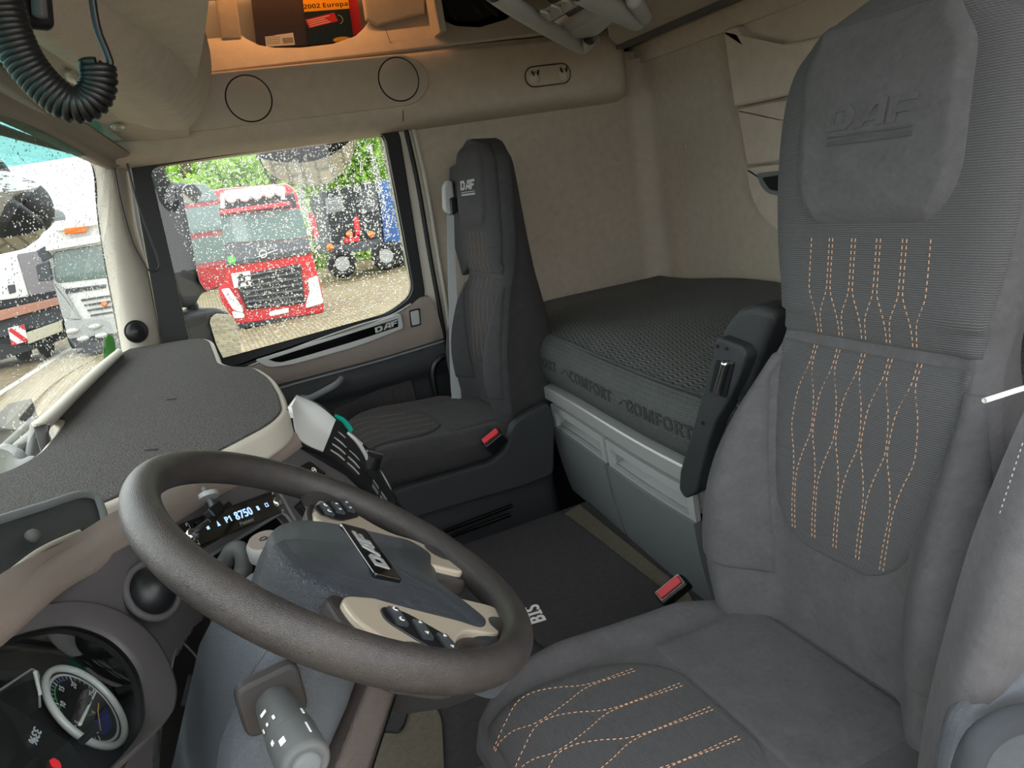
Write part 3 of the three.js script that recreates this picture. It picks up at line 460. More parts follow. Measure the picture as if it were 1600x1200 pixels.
{
  const s = passSeat;
  mesh('belt_tower', onSeat(s, boxUV(plate(frame(V(0, 0, 0.765), V(0, 0, -1)), rounded(pxs(frame(V(0, 0, 0.765), V(0, 0, -1)), [[701, 262], [712, 254], [720, 300], [730, 420], [722, 432], [708, 380], [700, 330]]), 0.01), 0.05, { bevel: 0.006 }))), M.seatShell, s);
  const g = mesh('belt_guide', onSeat(s, boxUV(plate(frame(V(2.20, 0, 0), V(-1, 0, 0.0)), rounded(pxs(frame(V(2.20, 0, 0), V(-1, 0, 0)), [[694, 290], [700, 280], [708, 284], [712, 330], [704, 336], [695, 328]]), 0.012), 0.03, { bevel: 0.006, seg: 4 }))), M.lightGrey, s);
  mesh('guide_slot', onSeat(s, boxUV(plate(frame(V(2.192, 0, 0), V(-1, 0, 0)), rounded(pxs(frame(V(2.192, 0, 0), V(-1, 0, 0)), [[703, 310], [714, 306], [718, 330], [706, 338]]), 0.006), 0.02, { bevel: 0.004 }))), M.black, g);
  const b = thing('seat_belt', 'pale grey seat belt webbing hanging beside the passenger seat back', 'seat belt');
  const L = [[698, 336], [699, 400], [701, 470], [702, 540], [704, 600], [706, 626]], R = [[709, 336], [711, 400], [714, 470], [716, 540], [719, 600], [721, 626]];
  mesh('webbing', boxUV(shell([L, R].map((l) => l.map(([x, y], i) => onX(x, y, 2.19 - 0.004 * i))), 0.0015, { nu: 24, nv: 4, flip: true })), M.webbing, b);
  mesh('belt_tongue', boxUV(plate(frame(V(2.165, 0, 0), V(-1, 0, 0)), rounded(pxs(frame(V(2.165, 0, 0), V(-1, 0, 0)), [[700, 622], [730, 624], [727, 632], [704, 631]]), 0.003), 0.006, { bevel: 0.001 })), M.chrome, b);
  // shell on the near side of the seat, and its buckle
  const fs = frame(V(1.765, 0, 0), V(-1, 0, 0));
  mesh('side_shell', onSeat(s, boxUV(plate(fs, rounded(pxs(fs, [[612, 770], [640, 760], [770, 722], [792, 700], [800, 664], [818, 650], [858, 628], [868, 660], [866, 742], [820, 760], [640, 812]]), 0.02), 0.03, { bevel: 0.008, seg: 4 }))), M.seatShell, s);
  const k = thing('seat_belt_buckle', 'pink-red topped seat belt buckle at the near side of the passenger seat', 'buckle');
  const a = onX(757, 688, 1.75), c = onX(776, 675, 1.75), f2 = frame(a.clone().add(c).multiplyScalar(0.5), V(-0.6, 0.6, -0.4), c.clone().sub(a));
  mesh('release_button', boxUV(place(rbox(0.015, 0.05, 0.012, 0.003), f2)), M.red, k); mesh('buckle_body', boxUV(place(rbox(0.024, 0.058, 0.06, 0.004), f2, 0.004, 0, -0.035)), M.black, k);
}
// ---------------------------------------------------------------- steering wheel, column, stalks
// wheel plane: x to the passenger side, y to the windscreen, z out of the hub
const WC = V(0.660, -0.317, 0.052), WN = V(-0.031, 0.797, 0.604).normalize();
const WF = (() => { const f = frame(WC, WN, V(0, 0, -1)), a = 6 * Math.PI / 180; const u = f.u.clone().multiplyScalar(Math.cos(a)).addScaledVector(f.v, Math.sin(a)), v = V().crossVectors(f.n, u); const m = new THREE.Matrix4().makeBasis(u, v, f.n); return { m, q: new THREE.Quaternion().setFromRotationMatrix(m) }; })();
const inWheel = (x, y, z) => V(x, y, z).applyMatrix4(WF.m).add(WC);
{
  const w = thing('steering_wheel', 'black-brown leather steering wheel with worn rim and badge on its hub', 'steering wheel');
  w.position.copy(WC); w.quaternion.copy(WF.q);
  const R = 0.185;
  { const rows = []; for (let j = 0; j < 128; j++) { const a = j / 128 * 2 * Math.PI, r = []; for (let i = 0; i < 28; i++) { const b = i / 28 * 2 * Math.PI, seam = 1 - 0.018 * Math.exp(-(((b - 0.6) / 0.05) ** 2)); const rr = R + 0.0156 * seam * Math.cos(b), z = 0.0178 * seam * Math.sin(b); r.push(V(rr * Math.cos(a), rr * Math.sin(a), z)); } rows.push(r); } rows.push(rows[0].map((p) => p.clone()));
    mesh('rim', net(rows, { closed: true }), M.wheelLeather, w); }
  // hub cover: a dome over a five-sided outline with two lower arms
  const half = [[0, 0.068], [0.036, 0.060], [0.065, 0.036], [0.083, 0.0], [0.090, -0.035], [0.096, -0.07], [0.107, -0.11], [0.120, -0.150], [0.092, -0.172], [0.052, -0.148], [0.022, -0.126], [0, -0.120]];
  const out = new THREE.SplineCurve(v2([...half, ...half.slice(1, -1).reverse().map(([x, y]) => [-x, y]), half[0]])).getPoints(110).slice(0, -1);
  const c0 = new THREE.Vector2(0, -0.012);
  const ring = (k, z, sag = 0) => out.map((p) => { const d = p.clone().sub(c0).multiplyScalar(k); const r = d.length(); return V(c0.x + d.x, c0.y + d.y, z - sag * sstep(r, 0.07, 0.17)); });
  mesh('hub_cover', net([ring(0.97, -0.056), ring(1.0, -0.036), ring(1.0, -0.014, 0.008), ring(0.99, -0.008, 0.008), ring(0.965, -0.004, 0.008), ring(0.9, 0.0005, 0.008), ring(0.75, 0.005, 0.007), ring(0.5, 0.0085, 0.005), ring(0.25, 0.0102), ring(0.02, 0.0106)], { closed: true, capEnd: true, flip: false }), M.airbag, w);
  const inner = ring(0.93, -0.054).map((p) => p);
  mesh('hub_underside', net([inner, ring(0.78, -0.085), ring(0.6, -0.11)], { closed: true, capEnd: true, flip: true }), M.blackMatt, w);
  const F0 = frame(V(0, 0, 0), V(0, 0, 1)); F0.m = new THREE.Matrix4();
  for (const s of [-1, 1]) {
    const mx = (l) => { const q = v2(l).map((p) => new THREE.Vector2(p.x * s, p.y)); return s < 0 ? q.reverse() : q; };
    // champagne spoke trim with its hole
    const far = s > 0;
    const trim = mx([...(far ? [[0.078, 0.004], [0.122, -0.006], [0.150, -0.020], [0.168, -0.034]] : [[0.084, 0.03], [0.124, 0.026], [0.148, 0.006], [0.166, -0.014]]), [0.162, -0.046], [0.138, -0.062], [0.112, -0.082], [0.101, -0.100], [0.100, -0.134], [0.078, -0.158], [0.036, -0.172], [0.034, -0.09], [0.07, -0.03]]);
    const tr = mesh('spoke_trim', plate(F0, rounded(trim, 0.016, 5), 0.016, { bevel: 0.003, lift: -0.001, seg: 3 }), M.champagne, w);
    const sp = mesh('spoke', plate(F0, rounded(mx([...(far ? [[0.07, 0.010], [0.122, 0.0], [0.178, -0.022]] : [[0.07, 0.036], [0.124, 0.032], [0.178, 0.012]]), [0.180, -0.046], [0.160, -0.072], [0.138, -0.070], [0.114, -0.090], [0.106, -0.108], [0.108, -0.132], [0.126, -0.150], [0.075, -0.180], [0.03, -0.178], [0.03, -0.12], [0.05, -0.05]]), 0.014, 5), 0.02, { bevel: 0.005, lift: -0.008, seg: 3 }), M.wheelLeather, w);
    // three rocker keys in a black surround
    const padO = mx([[0.092, -0.006], [0.116, -0.002], [0.154, -0.036], [0.156, -0.058], [0.128, -0.066], [0.094, -0.030]]);
    const sur = mesh('button_surround', plate(F0, rounded(padO, 0.01), 0.008, { bevel: 0.0015, lift: 0.001 }), M.black, w);
    for (let k = 0; k < 3; k++) { const x = lerp(0.110, 0.141, k / 2) * s, y = lerp(-0.016, -0.052, k / 2); const b = rbox(0.027, 0.0115, 0.006, 0.002); b.rotateZ(0); b.translate(x, y, 0.0015); const key_ = mesh('button', b, M.blueGrey, w);
      for (const q of [-1, 1]) mesh('button_symbol', (k === 0 ? new THREE.TorusGeometry(0.0024, 0.0006, 5, 12, 3.6) : new THREE.CylinderGeometry(0.0022, 0.0022, 0.0006, 3).rotateX(Math.PI / 2).rotateZ(q * Math.PI / 2)).translate(x + q * 0.008, y, 0.0048), M.white, key_); }
  }
  // joints where the arms flow into the rim
  for (const [x, y] of [[0.165, -0.032], [-0.165, -0.02], [0.083, -0.158], [-0.083, -0.158]]) { const a = Math.atan2(y, x); const g = new THREE.SphereGeometry(1, 24, 16).scale(0.024, 0.026, 0.012); g.rotateZ(a); g.translate(x * 0.97, y * 0.97, -0.009); mesh('rim_joint', g, M.wheelLeather, w); }
  const pl = mesh('badge_plate', plate(F0, rounded(v2([[-0.054, -0.040], [0.054, -0.040], [0.054, -0.010], [-0.054, -0.010]]), 0.003), 0.006, { bevel: 0.001, lift: 0.0118 }), M.gloss, w);
  mesh('badge_lettering', badge(0.0150, 0.0008).scale(1.30, 1, 1).translate(0.0, -0.025, 0.0117), M.silver, pl);
}
{
  // column shroud
  const s = thing('steering_shroud', 'blue-grey plastic steering column shroud under the wheel hub', 'shroud');
  const sec = (z, x0, x1, y0, y1, r) => new THREE.SplineCurve(rounded(v2([[x0, y0], [x1, y0], [x1, y1], [x0, y1]]), r, 8)).getPoints(64).slice(0, -1).map((p) => inWheel(p.x, p.y, z));
  mesh('shroud', boxUV(solid([sec(-0.048, -0.055, 0.055, -0.03, 0.03, 0.025), sec(-0.054, -0.072, 0.07, -0.034, 0.042, 0.03), sec(-0.068, -0.084, 0.08, -0.034, 0.054, 0.035), sec(-0.10, -0.098, 0.09, -0.032, 0.066, 0.04), sec(-0.15, -0.104, 0.095, -0.030, 0.066, 0.04), sec(-0.21, -0.106, 0.095, -0.028, 0.052, 0.035), sec(-0.28, -0.104, 0.095, -0.026, 0.036, 0.03), sec(-0.36, -0.10, 0.09, -0.024, 0.02, 0.02)].map((r) => r), { flip: true })), M.blueGrey, s);
  mesh('lower_cover', boxUV(solid([sec(-0.05, -0.070, 0.068, -0.062, -0.03, 0.015), sec(-0.065, -0.085, 0.08, -0.068, -0.0345, 0.015), sec(-0.15, -0.102, 0.09, -0.070, -0.0305, 0.015), sec(-0.36, -0.10, 0.09, -0.08, -0.0245, 0.015)], { flip: true })), M.brownPlastic, s);
  // left stalk with boot
  const st = thing('indicator_stalk', 'grey indicator and wiper stalk with white symbols', 'stalk');
  const b0 = onX(425, 1092, 0.560), tip = onX(478, 1196, 0.478), dir = tip.clone().sub(b0).normalize();
  const FBt = frame(b0, dir, V(0, 1, 0));
  mesh('boot', boxUV(plate(FBt, rounded(v2([[-0.026, -0.026], [0.026, -0.026], [0.026, 0.026], [-0.026, 0.026]]), 0.012), 0.012, { bevel: 0.004, lift: 0.004, seg: 3 })), M.bootGrey, st);
  const L = b0.distanceTo(tip);
  const lathe = (pr) => new THREE.LatheGeometry(v2(pr), 40).rotateX(Math.PI / 2).applyMatrix4(FBt.m);
  mesh('sleeve', lathe([[0.0135, 0], [0.0155, 0.012], [0.0175, 0.04], [0.0188, L * 0.62], [0.018, L * 0.625]]), M.stalkGrey, st);
  mesh('turn_ring', lathe([[0.017, L * 0.63], [0.0188, L * 0.635], [0.0192, L * 0.95], [0.018, L * 1.0], [0.015, L * 1.02], [0.013, L * 1.0], [0.0, L * 1.0]]), M.stalkGrey, st);
  mesh('end_button', lathe([[0.011, L * 1.0], [0.011, L * 1.03], [0.008, L * 1.05], [0, L * 1.055]]), M.midGrey, st);
  const onStalk = (d, a, r) => FBt.at(r * Math.cos(a), r * Math.sin(a), d);
  const toCam = Math.atan2(b0.clone().multiplyScalar(-1).dot(FBt.v), b0.clone().multiplyScalar(-1).dot(FBt.u));
  for (const [d, a, w_, h_] of [[0.35, 0.55, 0.006, 0.003], [0.50, 0.25, 0.0022, 0.004], [0.50, 0.6, 0.002, 0.003], [0.50, 0.9, 0.0016, 0.004], [0.82, 0.35, 0.005, 0.006], [0.72, 0.75, 0.003, 0.004], [0.55, -0.9, 0.002, 0.006], [0.8, -0.75, 0.0015, 0.012]]) { const p = onStalk(L * d, toCam + a, 0.0191); const n = onStalk(L * d, toCam + a, 1).sub(onStalk(L * d, toCam + a, 0)); const f = frame(p, n, dir); mesh('stalk_symbol', place(rbox(w_, h_, 0.0006, 0.0002, 1), f), M.white, st); }
  // right-hand stalk with its flat knob, and the curled lever behind
  const r = thing('retarder_stalk', 'short stalk with flat light grey knob right of the hub', 'stalk');
  const k0 = onX(413, 847, 0.84), k1 = onX(392, 880, 0.80);
  mesh('knob', boxUV(solid([0, 1, 2, 3].map((j) => Array.from({ length: 28 }, (_, i) => { const a = i / 28 * 2 * Math.PI, e = [0.75, 1, 1, 0.85][j]; return k0.clone().add(V(Math.cos(a) * 0.028 * e, [-0.022, -0.016, -0.002, 0.003][j], Math.sin(a) * 0.021 * e)); })), { flip: true })), M.lightGrey, r);
  mesh('knob_top', boxUV(solid([0, 1].map((j) => Array.from({ length: 28 }, (_, i) => { const a = i / 28 * 2 * Math.PI, e = [1, 0.96][j]; return k0.clone().add(V(Math.cos(a) * 0.0245 * e, [0.0025, 0.0042][j], Math.sin(a) * 0.018 * e)); })), { flip: true })), M.tan, r);
  mesh('knob_symbol', new THREE.TorusGeometry(0.0042, 0.0008, 6, 20).rotateX(Math.PI / 2).translate(k0.x, k0.y + 0.0045, k0.z), M.black, r);
  mesh('stalk_arm', capsule(k0.clone().add(V(0, -0.012, 0)), k0.clone().add(V(-0.09, -0.05, -0.03)), 0.009), M.black, r);
  const h = thing('brake_lever', 'curled grey hand lever under the radio', 'lever');
  mesh('lever', tube([[330, 900, 0.93], [345, 888, 0.92], [356, 872, 0.91], [362, 862, 0.905], [372, 858, 0.90], [380, 868, 0.895], [380, 890, 0.89], [372, 905, 0.885]].map(([x, y, X]) => onX(x, y, X)), 0.0108, { n: 60, k: 14 }), M.stalkGrey, h);
  mesh('lever_tip', new THREE.SphereGeometry(0.011, 16, 12).translate(...onX(372, 905, 0.885).toArray()), M.tan, h);
}
// ---------------------------------------------------------------- dashboard
const frame3 = (a, b, c) => { const u = b.clone().sub(a), n = V().crossVectors(u, c.clone().sub(a)).normalize(); if (n.dot(a) > 0) n.negate(); return frame(a, n, V(0, 1, 0)); };
const D3 = (l) => l.map(([x, y, X]) => onX(x, y, X));
const dash = thing('dashboard', 'dark grey dashboard with beige upper band wrapping round the steering wheel', 'dashboard');
const HOLE = [[-330, 1260], [-240, 1112], [-100, 1014], [0, 973], [104, 956], [172, 971], [226, 1012], [255, 1070], [256, 1115], [230, 1150], [146, 1226], [0, 1345], [-200, 1395]];
mesh('fascia', without(shell([
  D3([[-170, 1080, 0.48], [-30, 1000, 0.60], [85, 912, 0.715], [190, 856, 0.81], [252, 832, 0.90]]),
  D3([[-160, 1110, 0.48], [0, 1020, 0.60], [110, 940, 0.715], [210, 890, 0.81], [268, 866, 0.90]]),
  D3([[-150, 1180, 0.48], [20, 1090, 0.60], [145, 1010, 0.715], [235, 950, 0.81], [296, 918, 0.90]]),
  D3([[-120, 1320, 0.48], [50, 1200, 0.60], [180, 1110, 0.715], [280, 1020, 0.81], [340, 970, 0.90]]),
  D3([[-100, 1500, 0.48], [70, 1380, 0.60], [215, 1240, 0.715], [315, 1120, 0.81], [390, 1040, 0.90]]),
], 0.012, { nu: 90, nv: 70, flip: false }), (p) => !inPoly(...toPx(p), HOLE) && !inPoly(...toPx(p), [[345, 935], [300, 985], [264, 1045], [267, 1105], [242, 1146], [228, 1300], [460, 1300], [460, 935]])), M.dashGrey, dash);
mesh('upper_band', shell([
  D3([[-150, 1000, 0.47], [-30, 925, 0.60], [60, 868, 0.71], [120, 842, 0.79], [175, 812, 0.86], [240, 782, 0.94], [330, 738, 1.06], [400, 700, 1.15], [452, 668, 1.22]]),
  D3([[-150, 1030, 0.455], [-25, 950, 0.58], [65, 886, 0.70], [130, 855, 0.78], [189, 823, 0.85], [252, 790, 0.93], [338, 747, 1.05], [406, 712, 1.14], [456, 680, 1.205]]),
  D3([[-160, 1070, 0.45], [-22, 985, 0.565], [80, 907, 0.685], [145, 872, 0.765], [203, 838, 0.835], [268, 802, 0.925], [346, 757, 1.045], [412, 724, 1.135], [460, 690, 1.20]]),
  D3([[-165, 1086, 0.455], [-26, 1000, 0.57], [82, 914, 0.69], [148, 880, 0.77], [206, 843, 0.84], [272, 807, 0.93], [349, 762, 1.05], [416, 729, 1.14], [463, 695, 1.205]]),
], 0.012, { nu: 60, nv: 14, flip: false }), M.tan, dash);
// the panel turned to the driver, with openings for the radio and the pocket under it
const FC = frame3(onX(265, 824, 0.945), onX(432, 764, 1.10), onX(310, 870, 0.935));
const radioQ = [[270, 823], [425, 768], [436, 790], [304, 866]], pocketQ = [[316, 876], [440, 800], [474, 842], [404, 930], [352, 930]];
{
  const outline = pxs(FC, [[246, 834], [340, 775], [458, 694], [540, 742], [640, 838], [640, 900], [480, 960], [340, 980], [285, 910]]);
  mesh('centre_panel', boxUV(plate(FC, outline, 0.012, { bevel: 0.002, holes: [rounded(pxs(FC, radioQ), 0.004), rounded(pxs(FC, pocketQ), 0.006)] })), M.dashGrey, dash);
  const box = (q, d, name, m) => { const f = pxs(FC, q).map((p) => FC.at(p.x, p.y, -0.008)), b = pxs(FC, q).map((p) => FC.at(p.x, p.y, -d)); f.push(f[0]); b.push(b[0]); const sides = flatSides(f, b, true), back = plate(FC, pxs(FC, q), 0.004, { bevel: 0, lift: -d }); mesh(name, [sides, back], m, dash); };
  box(pocketQ, 0.10, 'storage_pocket', M.black);
  mesh('pocket_rim', poly([...pxs(FC, pocketQ), pxs(FC, pocketQ)[0]].map((p) => FC.at(p.x, p.y, 0.002)), 0.003), M.midGrey, dash);
  mesh('panel_edge', poly([[432, 766], [474, 842], [470, 880]].map(([x, y]) => { const p = FC.px(x, y); return FC.at(p.x, p.y, 0.002); }), 0.0035), M.midGrey, dash);
}
// radio
{
  const r = thing('car_radio', 'slim black car radio with blue-white digits behind the wheel', 'radio');
  const fr = FC, q = rounded(pxs(fr, [[272, 823], [424, 769], [434, 790], [305, 864]]), 0.004);
  const tl = fr.px(272, 823), tr = fr.px(424, 769), bl = fr.px(305, 864);
  const body = mesh('radio_body', boxUV(plate(fr, q, 0.06, { bevel: 0.0015, lift: 0.006 })), M.black, r);
  const ux = tr.clone().sub(tl), W = ux.length(); ux.normalize(); const uy = new THREE.Vector2(-ux.y, ux.x); const Hh = Math.abs(bl.clone().sub(tl).dot(uy));
  const fm = new THREE.Matrix4().makeBasis(fr.u.clone().multiplyScalar(ux.x).addScaledVector(fr.v, ux.y), fr.u.clone().multiplyScalar(uy.x).addScaledVector(fr.v, uy.y), fr.n).setPosition(fr.at(tl.x, tl.y, 0.006));
  const RF = { m: fm };
  const at = (x, y, z, g) => g.translate(x * W, -y * Hh, z).applyMatrix4(fm);
  mesh('face_glass', boxUV(at(0.5, 0.5, 0.001, rbox(W * 0.86, Hh * 0.78, 0.004, 0.0015))), M.gloss, r);
  std('radioDigits', '#0c1530', 0.3, { emissive: new THREE.Color('#9fc4ff'), emissiveIntensity: 1.1 });
  mesh('display_digits', at(0.56, 0.42, 0.0032, word('8750', 0.0115, 0.0004)), M.radioDigits, r);
  mesh('display_letters', at(0.40, 0.42, 0.0032, word('P1', 0.0085, 0.0004)), M.radioDigits, r);
  mesh('maker_script', at(0.55, 0.72, 0.0032, word('Pioneer', 0.0055, 0.0003)), M.silver, r);
  for (const x of [0.2, 0.3, 0.72, 0.82]) { const b = mesh('touch_key', at(x, 0.43, 0.0025, new THREE.TorusGeometry(0.0075, 0.0004, 6, 24)), M.midGrey, r); mesh('key_symbol', at(x, 0.43, 0.0032, x === 0.3 ? new THREE.ConeGeometry(0.0034, 0.008, 3).scale(1, 1, 0.1) : x === 0.82 ? new THREE.TorusGeometry(0.0036, 0.0008, 4, 4).rotateZ(0.785) : rbox(0.0045, 0.0065, 0.0006, 0.0002, 1)), M.radioDigits, b); }
  for (const x of [0.055, 0.95]) { const k = mesh('volume_knob', at(x, 0.48, 0.002, new THREE.LatheGeometry(v2([[0, 0.006], [0.006, 0.0055], [0.0085, 0.003], [0.009, 0]]), 32).rotateX(Math.PI / 2)), M.chrome, r); for (const s of [-1, 1]) mesh('arrow_mark', at(x, 0.48 + s * 0.36, 0.0032, new THREE.TorusGeometry(0.002, 0.0004, 4, 3, 4.2)), M.white, r); }
  // clamp bolted over the radio (it holds the tray above)
  const c = thing('clamp_screw', 'threaded grey clamp screw with round nut above the radio', 'clamp');
  mesh('thread', rod(onX(318, 762, 0.985), onX(338, 806, 0.955), 0.0035), M.midGrey, c);
  mesh('nut', rod(onX(325, 771, 0.972), onX(327, 778, 0.968), 0.0125, 0.0125, 20), M.lightGrey, c);
  mesh('foot', boxUV(place(rbox(0.026, 0.014, 0.014, 0.003), frame(onX(335, 798, 0.953), FC.n))), M.black, c);
  mesh('clamp_jaw', boxUV(place(rbox(0.05, 0.008, 0.03, 0.002), frame(onX(333, 808, 0.958), FC.n))), M.black, c);
}
// rocker switches on the centre panel
for (const [q, sym, lab] of [[[[462, 733], [482, 722], [508, 742], [490, 756]], 'grid', 'black rocker switch on the dark panel above the wheel rim'], [[[458, 792], [474, 778], [490, 796], [476, 812]], 'car', 'black rocker switch between the radio and the wheel buttons']]) {
  const s = thing('rocker_switch', lab, 'switch', 'dash rocker switches');
  mesh('switch_frame', boxUV(plate(FC, rounded(pxs(FC, q), 0.004), 0.008, { bevel: 0.001, lift: 0.004 })), M.black, s);
  const c = pxs(FC, q).reduce((a, b) => a.add(b), new THREE.Vector2()).multiplyScalar(0.25), q2 = pxs(FC, q).map((p) => p.sub(c).multiplyScalar(0.82).add(c));
  mesh('rocker', boxUV(plate(FC, rounded(q2, 0.003), 0.006, { bevel: 0.0015, lift: 0.007 })), M.black, s);
  mesh('switch_symbol', joined([place(new THREE.TorusGeometry(0.0045, 0.0008, 5, 18), FC, c.x, c.y, 0.0075), place(rbox(0.006, 0.002, 0.0008, 0.0003, 1), FC, c.x, c.y, 0.0075)]), M.white, s);
}
// round black ball vent on the fascia
{
  const b = thing('ball_vent', 'round black swivelling ball vent left of the wheel rim', 'vent');
  const c = onX(240, 922, 0.775), f = frame(c, V(-0.55, 0.45, 0.7));
  mesh('ball', place(new THREE.SphereGeometry(0.0265, 40, 28), f, 0, 0, -0.008), M.black, b);
  mesh('vent_ring', place(new THREE.TorusGeometry(0.0285, 0.004, 10, 48), f, 0, 0, -0.002), M.dashGrey, b);
}
{
  const r = thing('red_button', 'small red push button on the dash seen through the far wheel gap', 'button'), p = FC.px(579, 818);
  mesh('button_cap', boxUV(place(rbox(0.022, 0.014, 0.008, 0.003), FC, p.x, p.y, 0.006, 0.4)), M.red, r);
}
// instrument cluster
{
  const c = thing('instrument_cluster', 'round instrument cluster with rev counter, cut by the lower left corner of the picture', 'instruments');
  const dn = V(0.022, 0.471, 0.882).normalize(), f = frame(V(0.66, -0.3773, -0.1877).addScaledVector(dn, 0.042), dn);
  const out = [[-330, 1260], [-240, 1110], [-100, 1010], [0, 968], [105, 950], [175, 965], [232, 1008], [262, 1070], [262, 1115], [238, 1150], [150, 1230], [0, 1350], [-200, 1400]];
  const inn = [[-290, 1250], [-210, 1120], [-90, 1035], [-5, 1002], [60, 981], [118, 976], [175, 998], [214, 1040], [229, 1095], [222, 1140], [160, 1210], [0, 1320], [-190, 1370]];
  const spl = (l) => new THREE.SplineCurve([...pxs(f, l), f.px(...l[0])]).getPoints(90).slice(0, -1);
  const ri = spl(inn), ro = spl(out), lvl = (pts, z, k = 1) => { const m = pts.reduce((a, b) => a.add(b), new THREE.Vector2()).multiplyScalar(1 / pts.length); return pts.map((p) => { const q = p.clone().sub(m).multiplyScalar(k).add(m); return f.at(q.x, q.y, z); }); };
  mesh('bezel', net([lvl(ro, -0.07, 1.03), lvl(ro, 0.004, 1.0), lvl(ro, 0.010, 0.985), lvl(ro, 0.010, 0.96), lvl(ri, 0.004, 1.01), lvl(ri, -0.002, 1.0)], { closed: true, flip: f.n.z < 0 }), M.dashGrey, c);
  mesh('hood_wall', net([lvl(ri, -0.002, 1.0), lvl(ri, -0.03, 1.18), lvl(ri, -0.056, 1.30)], { closed: true }), M.black, c);
  { const mid = ri.reduce((a, b) => a.add(b), new THREE.Vector2()).multiplyScalar(1 / ri.length); ri.wide = ri.map((p) => p.clone().sub(mid).multiplyScalar(1.3).add(mid)); }
  mesh('dial_plate', boxUV(plate(f, ri.wide, 0.01, { bevel: 0, lift: -0.052 })), M.blackMatt, c);
  std('clusterGlass', '#eef2f0', 0.0, { transmission: 1, thickness: 0, ior: 1.36 });
  const gl = new THREE.ShapeGeometry(new THREE.Shape(ri)); gl.applyMatrix4(f.m.clone().multiply(new THREE.Matrix4().makeTranslation(0, 0, -0.004))); mesh('cover_glass', gl, M.clusterGlass, c);
  // rev counter
  const fd = frame(f.at(0, 0, -0.042), f.n), e = [[63, 1085], [95, 1048], [160, 1085], [190, 1135], [150, 1168], [90, 1125]].map(([x, y]) => fd.px(x, y));
  const ctr = new THREE.Vector2(0, 0), rA = 0.0415;
  const dial = canvasTex(512, 512, (g, w) => {
    g.fillStyle = '#131416'; g.fillRect(0, 0, w, w); g.translate(w / 2, w / 2);
    const A = (t) => (-215 + 225 * t) * Math.PI / 180;
    g.lineWidth = 16; g.strokeStyle = '#c9cacc'; g.beginPath(); g.arc(0, 0, 226, 0, 7); g.stroke();
    g.lineWidth = 8; g.strokeStyle = '#35b36a'; g.beginPath(); g.arc(0, 0, 192, A(0.36), A(0.6)); g.stroke();
    g.lineWidth = 8; g.strokeStyle = '#3a63b8'; g.beginPath(); g.arc(0, 0, 192, A(0.61), A(0.74)); g.stroke();
    g.fillStyle = '#f2f2f2'; g.font = 'bold 46px sans-serif'; g.textAlign = 'center'; g.textBaseline = 'middle';
    ['0', '5', '10', '15', '20', '25'].forEach((s, i) => { const a = A(i / 5); g.save(); g.translate(Math.cos(a) * 158, Math.sin(a) * 158); g.fillText(s, 0, 0); g.restore(); });
    g.strokeStyle = '#f2f2f2'; for (let i = 0; i <= 25; i++) { const a = A(i / 25), r0 = i % 5 ? 198 : 186; g.lineWidth = i % 5 ? 4 : 8; g.beginPath(); g.moveTo(Math.cos(a) * r0, Math.sin(a) * r0); g.lineTo(Math.cos(a) * 216, Math.sin(a) * 216); g.stroke(); }
    g.fillStyle = '#1b2a6b'; g.beginPath(); g.arc(0, 0, 180, Math.PI * 0.25, Math.PI * 0.75); g.lineTo(-60, 70); g.fill();
    g.strokeStyle = '#e9b24a'; g.lineWidth = 7; g.beginPath(); g.moveTo(120, 80); g.lineTo(40, 84); g.lineTo(-100, 118); g.stroke();
    g.fillStyle = '#e9b24a'; g.font = 'bold 34px sans-serif'; g.fillText('N', 10, 56);
    g.strokeStyle = '#5fa9a4'; g.lineWidth = 5; g.beginPath(); g.arc(0, 10, 42, 0.3, 3.4); g.stroke();
  });
  const face = new THREE.CircleGeometry(rA, 64); const faceTurn = Math.PI * 0.0; face.rotateZ(faceTurn);
  std('dialFace', '#ffffff', 0.5, { map: dial }); face.translate(ctr.x, ctr.y, 0.0005).applyMatrix4(fd.m); mesh('rev_counter', face, M.dialFace, c);
  mesh('dial_ring', place(new THREE.TorusGeometry(rA * 1.03, 0.0032, 10, 64), fd, ctr.x, ctr.y, 0.002), M.silverPaint, c);
  const n0 = new THREE.Vector2(-0.036, 0.006), n1 = new THREE.Vector2(0.022, -0.004); mesh('needle', boxUV(rod(fd.at(n0.x, n0.y, 0.006), fd.at(n1.x, n1.y, 0.006), 0.0016, 0.0008, 8)), M.white, c);
  mesh('needle_hub', place(new THREE.CylinderGeometry(0.005, 0.006, 0.006, 24).rotateX(Math.PI / 2), fd, ctr.x, ctr.y, 0.004), M.black, c);
  // the smaller gauge beside it, and the display below
  const g1 = fd.px(25, 1085), fan = (r) => { const p = [new THREE.Vector2(0, 0)]; const a0 = Math.PI * 0.05, a1 = Math.PI * 0.62; for (let i = 0; i <= 20; i++) { const a = lerp(a0, a1, i / 20); p.push(new THREE.Vector2(Math.cos(a) * r, Math.sin(a) * r)); } return p; };
  const dsm = boxUV(plate(frame(fd.at(0, 0, 0.004), fd.n), pxs(fd, [[-60, 1120], [42, 1052], [52, 1058], [54, 1112], [-20, 1160]]), 0.004, { bevel: 0.0008 })); mesh('fuel_gauge', dsm, M.black, c);
  mesh('gauge_rim', poly([[-60, 1120], [42, 1052], [52, 1058], [54, 1112]].map(([x, y]) => { const p = fd.px(x, y); return fd.at(p.x, p.y, 0.005); }), 0.0010), M.silver, c);
  const ga = fd.px(43, 1060), gb = fd.px(51, 1095); mesh('gauge_needle', rod(fd.at(ga.x, ga.y, 0.007), fd.at(gb.x, gb.y, 0.007), 0.0014, 0.0014, 8), M.white, c);
